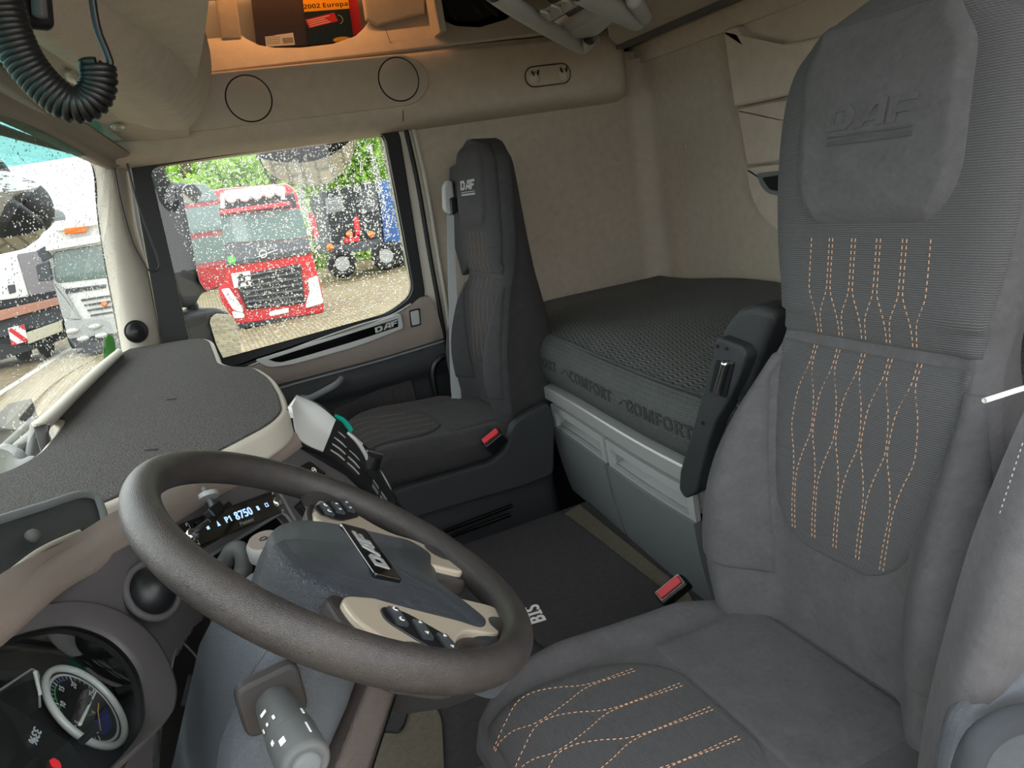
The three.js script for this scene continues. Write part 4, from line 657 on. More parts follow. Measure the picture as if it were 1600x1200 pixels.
  const fs = frame(f.at(0, 0, -0.028), f.n); const disp = boxUV(plate(fs, pxs(fs, [[-140, 1040], [0, 1092], [110, 1160], [150, 1215], [-60, 1330], [-200, 1230]]), 0.006, { bevel: 0.001 })); mesh('trip_display', disp, M.black, c);
  { const p = fs.px(53, 1152), q = fs.px(40, 1185); const a = Math.atan2(q.y - p.y, q.x - p.x); std('displayRed', '#3a0606', 0.4, { emissive: new THREE.Color('#e0202a'), emissiveIntensity: 0.6 }); std('displayText', '#101010', 0.4, { emissive: new THREE.Color('#9aa0a4'), emissiveIntensity: 0.5 });
    mesh('display_text', place(word('33%', 0.007, 0.0003), fs, p.x, p.y, 0.001, a), M.displayText, c); const w = fs.px(85, 1195); mesh('warning_symbol', place(new THREE.CylinderGeometry(0.005, 0.005, 0.0006, 6).rotateX(Math.PI / 2), fs, w.x, w.y, 0.001), M.displayRed, c); }
  const st = fs.px(126, 1160), s2 = fs.px(122, 1172); mesh('trip_knob', rod(fs.at(st.x, st.y, 0.0), fs.at(st.x, st.y, 0.014), 0.0032, 0.003, 20), M.black, c);
}
// dark lower dash right of the cluster: key switch panel and knee panel
{
  mesh('knee_panel', shell([
    D3([[255, 1010, 0.80], [300, 960, 0.86], [350, 930, 0.95], [420, 900, 1.05]]),
    D3([[240, 1120, 0.76], [290, 1060, 0.83], [350, 1010, 0.93], [430, 970, 1.05]]),
    D3([[230, 1260, 0.74], [300, 1180, 0.82], [380, 1110, 0.93], [470, 1060, 1.05]]),
  ], 0.01, { nu: 20, nv: 14 }), M.black, dash);
  mesh('knee_seam', tube(D3([[262, 1078, 0.752], [280, 1004, 0.80], [300, 1018, 0.81], [318, 1042, 0.815]]), 0.0012, { n: 30, k: 6 }), M.midGrey, dash);
  const p = thing('switch_block', 'black three-key switch block beside the steering column', 'switch');
  const f = frame3(onX(298, 1055, 0.775), onX(310, 1060, 0.79), onX(288, 1105, 0.765));
  mesh('switch_frame', boxUV(plate(f, rounded(pxs(f, [[300, 1052], [312, 1058], [306, 1120], [286, 1105]]), 0.003), 0.01, { bevel: 0.0015, lift: 0.006 })), M.black, p);
  for (let k = 0; k < 3; k++) mesh('key', boxUV(plate(f, rounded(pxs(f, [[300 - k * 4, 1056 + k * 17], [309 - k * 2, 1060 + k * 17], [306 - k * 2, 1074 + k * 17], [296 - k * 4, 1070 + k * 17]]), 0.0015), 0.006, { bevel: 0.001, lift: 0.009 })), M.dashGrey, p);
}
// tray on the dashboard: pale moulded tray with a felt top
const YT = -0.30, FT = frame(V(0, YT, 0), V(0, 1, 0), V(0, 0, -1));
{
  const t = thing('dashboard_tray', 'pale edged dashboard tray topped with dark grey felt under the windscreen', 'tray');
  const out = [[186, 553], [200, 546], [318, 527], [333, 532], [341, 552], [347, 567], [368, 572], [402, 573], [428, 589], [446, 618], [452, 642], [430, 664], [340, 712], [230, 762], [165, 790], [60, 830], [-60, 870], [-330, 960], [-330, 840], [-100, 760], [0, 742], [40, 722], [60, 706], [90, 668], [92, 660], [82, 658], [70, 660], [110, 624]];
  const o2 = rounded(pxs(FT, out), [0.01, 0.02, 0.05, 0.05, 0.05, 0.05, 0.06, 0.06, 0.06, 0.06, 0.05, 0.05, 0.05, 0.02, 0.02, 0.02, 0.02, 0.01, 0.01, 0.02, 0.04, 0.04, 0.02, 0.01, 0.01, 0.01, 0.005, 0.01]);
  mesh('tray_body', boxUV(plate(FT, o2, 0.045, { bevel: 0.008, seg: 4 })), M.pillar, t);
  const ctr = new THREE.Vector2(); // felt is the same outline drawn in a little
  const inset = (pts, d) => pts.map((p, i) => { const n = pts.length, a = pts[(i + n - 1) % n], b = pts[(i + 1) % n], e = b.clone().sub(a).normalize(); return p.clone().add(new THREE.Vector2(-e.y, e.x).multiplyScalar(d)); });
  const area = THREE.ShapeUtils.area(o2); const felt = inset(o2, area > 0 ? 0.011 : -0.011);
  mesh('felt_top', boxUV(plate(FT, felt, 0.008, { bevel: 0.002, lift: 0.003 })), M.felt, t);
  for (const [x, y] of [[268, 624], [236, 703]]) { const p = onY(x, y, YT + 0.0035); mesh('felt_slit', new THREE.CylinderGeometry(0.012, 0.012, 0.002, 20).scale(1, 1, 0.25).rotateY(0.9).translate(p.x, p.y, p.z), M.blackMatt, t); }
  // the raised front wall of the tray and its end
  mesh('front_wall', shell([
    [[186, 546], [150, 575], [108, 613], [68, 651], [50, 664]].map(([x, y]) => onY(x, y, YT + 0.030)),
    [[188, 548], [154, 578], [113, 616], [72, 655], [54, 667]].map(([x, y]) => onY(x, y, YT + 0.032)),
    [[189, 550], [156, 580], [116, 619], [77, 657], [70, 663]].map(([x, y]) => onY(x, y, YT + 0.029)),
    [[190, 553], [158, 584], [118, 624], [80, 663], [72, 670]].map(([x, y]) => onY(x, y, YT - 0.004)),
  ], 0.004, { nu: 24, nv: 10, flip: true }), M.pillar, t);
  mesh('wall_end', boxUV(shell([[[52, 665], [70, 660], [74, 664]].map(([x, y]) => onY(x, y, YT + 0.030)), [[64, 704], [72, 700], [78, 690]].map(([x, y]) => onY(x, y, YT - 0.005))], 0.004, { nu: 6, nv: 4, flip: true })), M.dashGrey, t);
}
// flap with stud, left of the tray
{
  const o = thing('dash_flap', 'black flap with bright upper rim and stud at the left edge', 'flap');
  const f = frame3(onX(0, 830, 0.80), onX(160, 800, 0.93), onX(0, 895, 0.74));
  const out = rounded(pxs(f, [[-200, 880], [0, 816], [128, 776], [152, 782], [165, 826], [120, 834], [60, 862], [0, 905], [-200, 1010]]), [0.01, 0.02, 0.02, 0.015, 0.008, 0.01, 0.02, 0.02, 0.01]);
  mesh('flap', boxUV(plate(f, out, 0.014, { bevel: 0.003, lift: 0.002 })), M.seatShell, o);
  mesh('flap_rim', tube([[-120, 853], [0, 814], [70, 792], [128, 775], [148, 779], [156, 795], [164, 826]].map(([x, y]) => { const p = f.px(x, y); return f.at(p.x, p.y, 0.001); }), 0.0055, { n: 60 }), M.midGrey, o);
  mesh('flap_stud', place(new THREE.SphereGeometry(0.0075, 20, 14), f, f.px(47, 843).x, f.px(47, 843).y, 0.004), M.dashGrey, o);
  mesh('edge_strip', tube([[-60, 945], [0, 908], [60, 864], [120, 836]].map(([x, y]) => { const p = f.px(x, y); return f.at(p.x, p.y, 0.004); }), 0.003, { n: 30 }), M.pillar, o);
}
// centre stack: silver tray, vents, knobs
{
  const s = thing('centre_stack', 'silver and black centre stack with vents and cup tray beside the passenger seat', 'console');
  const L = D3([[446, 640, 1.205], [458, 690, 1.20], [517, 722, 1.215], [560, 760, 1.225], [605, 815, 1.23]]);
  const Md = D3([[452, 632, 1.24], [478, 664, 1.24], [522, 696, 1.25], [562, 735, 1.26], [606, 800, 1.26]]);
  const Rr = D3([[458, 625, 1.262], [496, 642, 1.262], [528, 670, 1.268], [568, 708, 1.275], [612, 782, 1.28]]);
  const Bk = D3([[462, 645, 1.38], [498, 668, 1.38], [530, 698, 1.38], [568, 738, 1.38], [612, 805, 1.38]]);
  mesh('stack_body', shell([L, Md, Rr, Bk], 0.01, { nu: 40, nv: 20, flip: true }), M.black, s);
  const surf = (a, b, off = 0) => { const i = clamp(a, 0, 1), row = [L, Md, Rr, Bk].map((r) => new THREE.CatmullRomCurve3(r, false, 'centripetal').getPoint(i)); const q = new THREE.CatmullRomCurve3(row, false, 'centripetal').getPoint(clamp(b, 0, 1) * 2 / 3); return q.addScaledVector(V(-0.45, 0.55, 0.7).normalize(), off); };
  const patch = (a0, a1, b0, b1, off, n = 12) => { const rows = []; for (let j = 0; j <= n; j++) rows.push(Array.from({ length: n + 1 }, (_, i) => surf(lerp(a0, a1, i / n), lerp(b0, b1, j / n), off))); return rows; };
  mesh('silver_panel', shell(patch(0.0, 0.42, 0.02, 0.98, 0.006), 0.006, { flip: true }), M.silverPaint, s);
  mesh('cup_tray', shell(patch(0.10, 0.39, 0.26, 0.82, 0.0075), 0.004, { flip: true }), M.white, s);
  mesh('tray_slot', shell(patch(0.13, 0.21, 0.46, 0.74, 0.0085), 0.002, { flip: true }), M.blackMatt, s);
  for (let k = 0; k < 8; k++) { const b = 0.16 + (k % 4) * 0.19, a0 = k < 4 ? 0.46 : 0.60; mesh('vent_slat', tube([surf(a0, b, 0.010), surf(a0 + 0.06, b, 0.011), surf(a0 + 0.115, b, 0.010)], 0.0016, { n: 8, k: 8 }), M.silver, s); }
  mesh('silver_bar', tube([surf(0.56, 0.95, 0.008), surf(0.64, 0.9, 0.011), surf(0.74, 0.78, 0.012), surf(0.80, 0.70, 0.008)], 0.0045, { n: 24 }), M.silver, s);
  mesh('label_holder', shell(patch(0.60, 0.70, 1.0, 0.93, 0.012, 4), 0.003, { flip: true }), M.white, s);
  for (let k = 0; k < 5; k++) mesh('key', shell(patch(0.83 + (k % 2) * 0.07, 0.88 + (k % 2) * 0.07, 0.25 + 0.22 * (k >> 1), 0.38 + 0.22 * (k >> 1), 0.008, 3), 0.003, { flip: true }), k === 1 ? M.silver : M.midGrey, s);
  mesh('lower_trim', tube([surf(0.82, 1.0, 0.006), surf(0.9, 1.0, 0.009), surf(1.0, 1.0, 0.006)], 0.003, { n: 16 }), M.silver, s);
  const kn = thing('rotary_knob', 'dark ribbed rotary knob with chrome grip on the centre stack', 'knob');
  const kp = onX(577, 722, 1.275), kf = frame(kp, V(-0.25, 0.75, 0.55));
  mesh('knob', place(new THREE.CylinderGeometry(0.017, 0.021, 0.022, 32).rotateX(Math.PI / 2), kf, 0, 0, 0.008), M.black, kn);
  mesh('knob_grip', place(rbox(0.008, 0.036, 0.006, 0.002), kf, 0, 0, 0.021, 0.5), M.chrome, kn);
  const g = thing('green_tag', 'small turquoise plastic tag clipped on the vents', 'tag');
  mesh('tag', boxUV(shell([[[512, 664, 1.28], [524, 670, 1.275], [532, 680, 1.27], [538, 688, 1.265]], [[514, 660, 1.285], [527, 666, 1.28], [537, 677, 1.275], [541, 684, 1.27]]].map((r) => D3(r).map((p) => p.add(V(-0.008, 0.012, 0.012)))), 0.004, { nu: 12, nv: 4, flip: true })), std('teal', '#159a86', 0.4), g);
}
// ---------------------------------------------------------------- bunk, drawers, floor
{
  const YM = -0.452, b = thing('bunk_mattress', 'dark grey bunk mattress with wavy ribbed cover in front of the back wall', 'mattress');
  T.chevron = texture(512, (x, y) => { const w = 0.5 + 0.5 * Math.sin(2 * Math.PI * (y * 14 + 0.22 * Math.sin(2 * Math.PI * x * 5))); return 0.85 * w + 0.15 * rnd(); });
  T.chevronC = texture(512, (x, y) => { const w = 0.5 + 0.5 * Math.sin(2 * Math.PI * (y * 14 + 0.22 * Math.sin(2 * Math.PI * x * 5))), s = 0.74 + 0.22 * w + 0.06 * (rnd() - 0.5); return [s, s, s]; }, { srgb: true });
  T.dash = texture(256, (x, y) => { const r = Math.floor(y * 12), u = (x * 8 + (r % 2) * 0.5) % 1, v = (y * 12) % 1; const d = Math.abs(u - 0.5) < 0.32 && Math.abs(v - 0.5) < 0.24 ? 1 : 0; return 0.75 * d + 0.25 * rnd(); });
  std('mattressTop', '#6a6e6d', 0.85, { bumpMap: rep(T.chevron, 0.17), bumpScale: 0.003, map: rep(T.chevronC, 0.17), sheen: 0.4, sheenColor: new THREE.Color('#777a7a'), sheenRoughness: 0.5 });
  std('mattressSide', '#5b5f5e', 0.8, { bumpMap: rep(T.dash, 0.13), bumpScale: 0.002, map: rep(T.cloth, 0.2) });
  // front edge line of the bunk: set back near the door, further forward in the middle of the cab
  const zf = (x) => 0.76 + 0.055 * sstep(x, 1.1, 1.95);
  const rows = []; const X = Array.from({ length: 41 }, (_, i) => lerp(0.22, 2.39, i / 40));
  const bump = (x, z) => 0.006 * Math.sin(x * 9) * Math.sin(z * 7) + 0.012 * Math.exp(-(((x - 1.7) / 0.4) ** 2));
  for (const [dz, y, e] of [[0.03, -0.59, 0], [0.004, -0.575, 0], [-0.006, -0.55, 0], [-0.008, -0.51, 0], [-0.002, -0.482, 0], [0.012, -0.462, 0], [0.035, -0.452, 1]]) rows.push(X.map((x) => V(x, y + (e ? bump(x, zf(x) + dz) * 0.5 : 0), zf(x) + dz)));
  mesh('mattress_side', net(rows, { flip: true }), M.mattressSide, b);
  const top = []; for (let j = 0; j <= 30; j++) top.push(X.map((x) => { const z = lerp(zf(x) + 0.035, ZB - 0.02, Math.pow(j / 30, 1.1)); return V(x, YM + bump(x, z) * sstep(j, 0, 6), z); }));
  mesh('mattress_top', (() => { const g = net(top, { flip: true }), p = g.attributes.position, uv = g.attributes.uv; for (let i = 0; i < p.count; i++) uv.setXY(i, p.getX(i), p.getZ(i) ); return g; })(), M.mattressTop, b);
  mesh('mattress_base', boxUV(box3(0.22, 2.39, -0.60, -0.56, 0.88, ZB - 0.02)), M.carpet, b);
  mesh('piping', tube(X.filter((_, i) => i % 2 === 0).map((x) => V(x, -0.4535, zf(x) + 0.030)), 0.003, { n: 120, k: 6 }), M.mattressSide, b);
  // woven word on the side, repeated
  std('weaveWord', '#353838', 0.9, {});
  for (const [x, y, yy] of [[1.86, 0, -0.512], [1.52, 0, -0.512], [1.20, 0, -0.512]]) { const g = word('COMFORT', 0.028, 0.002, { sx: 1.35 }), q = g.attributes.position; for (let i = 0; i < q.count; i++) { const X_ = x - q.getX(i); q.setXYZ(i, X_, yy + q.getY(i), zf(X_) - 0.0075 - q.getZ(i)); } g.computeVertexNormals(); mesh('woven_word', g, M.weaveWord, b); mesh('woven_wave', tube([0.16, 0.19, 0.21, 0.23].map((d, i) => V(x - d, yy + (i % 2 ? 0.008 : -0.008), zf(x - d) - 0.0085)), 0.0014, { n: 24, k: 6 }), M.weaveWord, b); }
  // rail under the mattress
  const r = thing('bunk_rail', 'silver rail along the front of the bunk under the mattress', 'rail');
  const Xr = X.filter((x) => x <= 1.95), rr = []; for (const [dz, y] of [[0.02, -0.588], [-0.008, -0.588], [-0.011, -0.592], [-0.010, -0.624], [-0.006, -0.628], [0.02, -0.628]]) rr.push(Xr.map((x) => V(x, y, zf(x) + dz)));
  mesh('rail', faceted(shell(rr, 0.006, { flip: false })), M.silver, r);
  mesh('rail_end', rbox(0.006, 0.044, 0.03, 0.002).translate(1.952, -0.608, zf(1.95) + 0.004), M.silver, r);
  // two drawers of the bunk base with sunk grips; their fronts curve back towards the floor
  const zd = (x, t) => zf(x) + 0.012 + 0.035 * t * t;
  const cab = thing('bunk_cabinet', 'grey bunk base cabinet with two drawers with silver sunk grips under the rail', 'cabinet');
  const drawer = (x0, x1, label) => {
    const d = new THREE.Group(); d.name = 'drawer'; d.userData.label = label; cab.add(d);
    const F = (x, t, o = 0) => V(x, lerp(-0.638, -0.915, t), zd(x, t) - o);
    const w = x1 - x0, rowsL = []; for (let j = 0; j <= 16; j++) { const t = lerp(0.25, 1, j / 16); rowsL.push(Array.from({ length: 9 }, (_, i) => F(lerp(x1, x0, i / 8), t, 0.004))); }
    mesh('drawer_front', boxUV(shell(rowsL, 0.02, { flip: false })), M.midGrey, d);
    // grip: frame round a sunk tray
    const g0 = 0.04, g1 = 0.235, tray = []; for (const [t, o] of [[g0 + 0.02, 0.004], [g0 + 0.025, -0.045], [g1 - 0.07, -0.045], [g1 - 0.005, 0.003]]) tray.push(Array.from({ length: 7 }, (_, i) => F(lerp(x1 - 0.016, x0 + 0.016, i / 6), t, o)));
    mesh('grip_tray', shell(tray, 0.004, { flip: false }), M.lightGrey, d);
    for (const [xa, xb, ta, tb] of [[x1, x0, 0.0, 0.075], [x1, x0, g1 - 0.012, g1 + 0.012], [x1, x1 - 0.022, 0.0, g1], [x0 + 0.022, x0, 0.0, g1]]) { const q = []; for (let j = 0; j <= 3; j++) q.push(Array.from({ length: 5 }, (_, i) => F(lerp(xa, xb, i / 4), lerp(ta, tb, j / 3), 0.0055))); mesh('grip_frame', faceted(shell(q, 0.012, { flip: false })), M.lightGrey, d); }
    for (const xe of [x1 - 0.017, x0 + 0.017]) mesh('grip_side', faceted(net([[F(xe, g0, 0.004), F(xe, g1, 0.004)], [F(xe, g0, -0.05), F(xe, g1, -0.05)]])), M.lightGrey, d);
    mesh('grip_back', faceted(net([[F(x0 + 0.01, 0.0, -0.05), F(x1 - 0.01, 0.0, -0.05)], [F(x0 + 0.01, g1, -0.05), F(x1 - 0.01, g1, -0.05)]])), M.lightGrey, d);
    mesh('drawer_groove', tube([F(x1 - 0.004, 0.275, 0.0042), F((x0 + x1) / 2, 0.275, 0.0042), F(x0 + 0.004, 0.275, 0.0042)], 0.0016, { n: 12, k: 6 }), M.black, d);
  };
  drawer(1.485, 1.83, 'grey bunk drawer next to the passenger seat with silver sunk grip');
  drawer(1.10, 1.47, 'grey bunk drawer next to the driver seat armrest with silver sunk grip');
  structure('trim_4', [box3(0.22, 2.39, YF, -0.63, 0.93, 0.97), box3(1.83, 2.39, YF, -0.63, 0.88, 0.95)], M.blackMatt).userData.label = 'dark bunk base behind the drawers';
}
{
  // raised floor over the engine, its beige edge, mats
  const f = structure('floor_step', [box3(0.98, 1.72, YF, -0.912, -0.2, 0.95)], M.carpet); f.userData.kind = 'structure';
  const FM = frame(V(0, -0.906, 0), V(0, 1, 0), V(0, 0, -1));
  mesh('step_carpet', boxUV(plate(FM, pxs(FM, [[882, 802], [905, 788], [1075, 925], [1120, 1000], [1000, 1000]]), 0.006, { bevel: 0.001 })), M.matBeige, f);
  mesh('step_carpet', boxUV(plate(FM, rounded(pxs(FM, [[596, 1088], [668, 1084], [690, 1120], [696, 1240], [520, 1240], [560, 1150]]), 0.02), 0.006, { bevel: 0.001 })), M.matBeige, f);
  mesh('dark_gap_patch', boxUV(plate(frame(V(0, -0.90, 0), V(0, 1, 0), V(0, 0, -1)), rounded(pxs(frame(V(0, -0.90, 0), V(0, 1, 0), V(0, 0, -1)), [[590, 1080], [646, 1080], [632, 1132], [622, 1143], [588, 1140]]), 0.012), 0.006, { bevel: 0.002 })), M.rubber, f);  // flat black patch standing in for the dark hole by the pedals
  const m = thing('floor_mat', 'dark grey carpet mat with white lettering on the floor between the seats', 'mat');
  const FMa = frame(V(0, -0.894, 0), V(0, 1, 0), V(0, 0, -1));
  mesh('mat', boxUV(plate(FMa, rounded(pxs(FMa, [[724, 852], [870, 801], [884, 803], [1050, 930], [1010, 1010], [850, 1010], [780, 940]]), 0.02), 0.011, { bevel: 0.003 })), M.carpet, m);
  { const a = onY(842, 975, -0.892), g = word('SIS', 0.030, 0.0015, { sx: 1.1 }); }
  { const p = FMa.px(829, 948), q = FMa.px(842, 972), a = Math.atan2(q.y - p.y, q.x - p.x); const g = word('BIS', 0.033, 0.0015); g.rotateZ(Math.PI); const c = p.clone().add(q).multiplyScalar(0.5); mesh('white_lettering', place(g, FMa, c.x, c.y, 0.0005, a), M.white, m); }
  // lower passenger-side floor: rails and brown mat
  const s = thing('seat_runner', 'black steel seat runner on the floor under the passenger seat', 'runner');
  for (const [a, b, c, d, y] of [[690, 832, 800, 790, -0.90], [705, 838, 797, 804, -0.905]]) mesh('runner_bar', rod(onY(a, b, y), onY(c, d, y), 0.006), M.gloss, s);
  const pm = thing('driver_mat', 'brown ribbed carpet under the driver pedals', 'mat');
  const FP = frame(V(0, YF + 0.012, 0), V(0, 1, 0), V(0, 0, -1));
  mesh('mat', boxUV(plate(FP, rounded(v2([[0.25, -0.50], [0.97, -0.50], [0.97, 0.5], [0.25, 0.5]]), 0.05), 0.011, { bevel: 0.003 })), M.matBeige, pm);
  const pd = thing('brake_pedal', 'black brake pedal below the steering wheel', 'pedal');
  mesh('pedal_pad', boxUV(place(rbox(0.085, 0.07, 0.014, 0.006), frame(onY(622, 1118, -1.02), V(-0.1, 0.6, 0.75)))), M.rubber, pd);
  mesh('pedal_arm', rod(onY(622, 1118, -1.03), onY(622, 1118, -1.02).add(V(0, 0.32, -0.2)), 0.010), M.black, pd);
}
// ---------------------------------------------------------------- overhead
const XBm = 2.30;
{
  // side beam with speakers: outline pulled along the cab
  const FBm = frame(V(XBm, 0, 0), V(-1, 0, 0));
  const prof = [[XW, 0.190, 0], [2.36, 0.200, 0], [2.318, 0.214, 0], [XBm + 0.002, 0.236, 0], [XBm, 0.26, 0], [XBm - 0.004, 0.33, 0], [XBm + 0.004, 0.395, 0], [XBm + 0.018, 0.408, 0], [XBm + 0.03, 0.418, 0]];
  const beam = structure('trim_5'); beam.userData.label = 'beige overhead beam with two round speakers over the passenger door';
  const zs = [-0.18, 0, 0.2, 0.4, 0.6, 0.8, 1.0, 1.2, 1.4, 1.47, 1.50, 1.515];
  mesh('beam', shell(zs.map((z, k) => prof.map(([x, y]) => { const e = Math.max(0, (z - 1.45) / 0.065); return V(Math.min(x + 0.05 * e * e, XW), y, z); })), 0.008, { nu: 24, nv: 40, flip: true }), M.beige, beam);
  mesh('beam_end', boxUV(plate(frame(V(0, 0, 1.515), V(0, 0, 1)), v2([[XBm + 0.05, 0.215], [XW, 0.19], [XW, 0.5], [XBm + 0.06, 0.5], [XBm + 0.045, 0.40]]), 0.01, { bevel: 0.002 })), M.beige, beam);
  // raised front half of the beam, with a round end
  const fr = frame(V(XBm - 0.012, 0, 0), V(-1, 0, 0));
  const c1 = FBm.px(623, 124), arc = []; for (let i = 0; i <= 18; i++) { const a = -Math.PI / 2 + i / 18 * Math.PI; arc.push(new THREE.Vector2(c1.x + 0.088 * Math.cos(a) + 0.004, c1.y + 0.073 * Math.sin(a) - 0.004)); }
  mesh('speaker_panel', boxUV(plate(fr, [new THREE.Vector2(-0.18, c1.y - 0.077), ...arc, new THREE.Vector2(-0.18, c1.y + 0.069)], 0.018, { bevel: 0.006, seg: 4 })), M.beige, beam);
  const dots = texture(256, (x, y) => { const u = x * 16, v = y * 16 / 0.866, r = Math.floor(v), cx = (u + (r % 2) * 0.5) % 1 - 0.5, cy = v % 1 - 0.5; return Math.hypot(cx, cy) < 0.3 ? 0 : 1; });
  std('grille', '#e2d4c2', 0.6, { bumpMap: rep(dots, 0.04), bumpScale: -0.0012, map: rep(texture(256, (x, y) => { const u = x * 16, v = y * 16 / 0.866, r = Math.floor(v), cx = (u + (r % 2) * 0.5) % 1 - 0.5, cy = v % 1 - 0.5; const s = Math.hypot(cx, cy) < 0.27 ? 0.72 : 0.97; return [s, s, s]; }, { srgb: true }), 0.04) });
  for (const [x, y, r] of [[389, 154, 0.0615], [623, 124, 0.0615]]) {
    const p = fr.px(x, y), s = mesh('speaker', place(new THREE.TorusGeometry(r, 0.0022, 8, 64), fr, p.x, p.y, 0.0002), M.blackMatt, beam); s.userData.label = 'round perforated speaker cover';
    const gr = new THREE.LatheGeometry(v2([[0, 0.0035], [r * 0.7, 0.0025], [r * 0.95, 0.0012], [r - 0.001, 0]]), 64).rotateX(Math.PI / 2); mesh('speaker_grille', boxUV(place(gr, fr, p.x, p.y, 0.0012)), M.grille, s);
  }
  // seam lines on the beam
  mesh('panel_gap', tube([[630, 190], [630, 172]].map(([x, y]) => onX(x, y, XBm - 0.003)), 0.0012, { n: 6, k: 6 }), M.blackMatt, beam);
  // coat hook plate
  const hp = thing('coat_hook_plate', 'oblong beige plate with two round coat hooks at the rear end of the beam', 'hook');
  const hc = FBm.px(855, 118), ha = Math.atan2(FBm.px(880, 113).y - FBm.px(832, 122).y, FBm.px(880, 113).x - FBm.px(832, 122).x); const slot = []; for (let i = 0; i <= 12; i++) { const a = -Math.PI / 2 + i / 12 * Math.PI; slot.push(new THREE.Vector2(0.052 + 0.029 * Math.cos(a), 0.029 * Math.sin(a))); } for (let i = 0; i <= 12; i++) { const a = Math.PI / 2 + i / 12 * Math.PI; slot.push(new THREE.Vector2(-0.052 + 0.029 * Math.cos(a), 0.029 * Math.sin(a))); }
  const FH = frame(FBm.at(hc.x, hc.y, 0.006), V(-1, 0, 0));
  mesh('plate', boxUV(plate(FH, slot, 0.008, { bevel: 0.003, lift: 0.004 })), M.beige, hp);
  mesh('plate_groove', tube([...slot, slot[0]].map((p) => FH.at(p.x * 1.02, p.y * 1.05, 0.0005)), 0.0022, { n: 90, k: 6 }), M.brownPlastic, hp);
  for (const s of [-0.052, 0.052]) { const hk = mesh('hook', place(new THREE.SphereGeometry(0.019, 24, 16).scale(1, 0.95, 0.7), FH, s, -0.004, 0.006), M.beige, hp); for (const q of [-1, 1]) mesh('hook_slot', place(new THREE.SphereGeometry(0.007, 12, 10).scale(0.5, 1.5, 0.4), FH, s + q * 0.009, 0.008, 0.0165, -q * 0.35), M.blackMatt, hk); }
  // shelf lip above the beam with scooped openings, lit warm from inside
  const FL = frame(V(XBm + 0.012, 0.415, 0), V(-1, 0.62, 0));
  const lip = pxs(FL, [[200, 140], [330, 112], [610, 80], [800, 57], [1000, 36], [1000, -60], [830, -60], [815, 10], [790, 30], [750, 42], [712, 40], [690, 30], [668, 4], [655, 6], [600, 22], [578, 30], [568, 44], [555, 56], [520, 68], [470, 74], [430, 74], [405, 70], [385, 60], [374, 52], [345, 58], [322, 60], [250, 70]]);
  const sh = structure('trim_6'); sh.userData.label = 'warm-lit shelf lip with scooped openings above the beam';
  mesh('shelf_lip', boxUV(plate(FL, lip, 0.012, { bevel: 0.003, seg: 3 })), M.beige, sh);
  mesh('shelf_floor', box3(XBm + 0.05, XW + 0.1, 0.425, 0.435, -0.2, 1.5), M.beige, sh);
  mesh('shelf_back', box3(XW + 0.09, XW + 0.1, 0.42, YC, -0.3, 1.55), M.beigeFabric, sh);
  mesh('added_end_stop', box3(2.27, XW + 0.1, 0.42, YC, 1.505, 1.53), M.beigeFabric, sh);  // board added to keep lamp light off the back wall
  mesh('added_lamp_baffle', box3(2.27, XW + 0.1, 0.45, YC, 0.83, 0.85), M.beigeFabric, sh);  // crosswise board added to cut the lamp's spill towards the rear
  mesh('shelf_divider', boxUV(plate(frame(V(XBm + 0.06, 0, 0), V(-1, 0, 0)), pxs(frame(V(XBm + 0.06, 0, 0), V(-1, 0, 0)), [[328, -60], [362, -60], [378, 62], [346, 62]]), 0.03, { bevel: 0.006 })), M.beigeFabric, sh);
  mesh('shelf_panel', boxUV(plate(frame(V(XBm + 0.05, 0, 0), V(-1, 0, 0)), pxs(frame(V(XBm + 0.05, 0, 0), V(-1, 0, 0)), [[556, -80], [668, -80], [664, 20], [590, 40], [572, 30]]), 0.02, { bevel: 0.006 })), M.beigeFabric, sh);
  mesh('panel_gap', tube([[598, 34], [604, 50], [612, 72]].map(([x, y]) => onX(x, y, XBm + 0.029)), 0.0012, { n: 6, k: 6 }), M.tan, sh);
  // the warm strip lamp, and an unseen board added to screen its light
  const lamp = thing('shelf_strip_lamp', 'warm strip lamp inside the overhead shelf', 'lamp');
  std('lampGlow', '#ffb060', 0.5, { emissive: new THREE.Color('#ff9a3c'), emissiveIntensity: 1.6 });
  mesh('lamp_diffuser', rbox(0.014, 0.012, 0.55, 0.004).translate(2.302, 0.80, 0.40), M.lampGlow, lamp);
  mesh('lamp_housing', rbox(0.034, 0.012, 0.58, 0.003).translate(2.302, 0.813, 0.40), M.beige, lamp);
  const rl = new THREE.RectAreaLight(new THREE.Color('#ffb877'), 52, 0.014, 0.55); rl.position.set(2.302, 0.79, 0.40); rl.lookAt(2.302, -EYE, 0.40); rl.name = 'shelf_strip_light'; scene.add(rl);
  structure('added_trim_7', [box3(2.262, 2.285, 0.58, YC, -0.3, 1.56)], M.beigeFabric).userData.label = 'unseen board added above the shelf to screen its lamp';
  // books and clothes on the shelf
  const FK = (x) => frame(V(x, 0, 0), V(-1, 0, 0));
  const book = (name, label, X, q, t, m, cat = 'book') => { const g = thing(name, label, cat); const f = FK(X); mesh('cover', fitUV(boxUV(plate(f, pxs(f, q), t, { bevel: 0.0015 })), f), m, g); mesh('pages', boxUV(plate(frame(f.at(0, 0, -t * 0.2), f.n), pxs(f, q).map((p, i, a) => { const c = a.reduce((s, k) => s.add(k), new THREE.Vector2()).multiplyScalar(1 / a.length); return p.clone().sub(c).multiplyScalar(0.985).add(c); }), t * 0.6, { bevel: 0 })), M.white, g); return g; };
  std('blackBook', '#3a3236', 0.35, {});
  const bb = book('black_book', 'black hardback folder with a white barcode label on the shelf', 2.375, [[386, -60], [468, -60], [484, 70], [402, 76]], 0.02, M.blackBook);
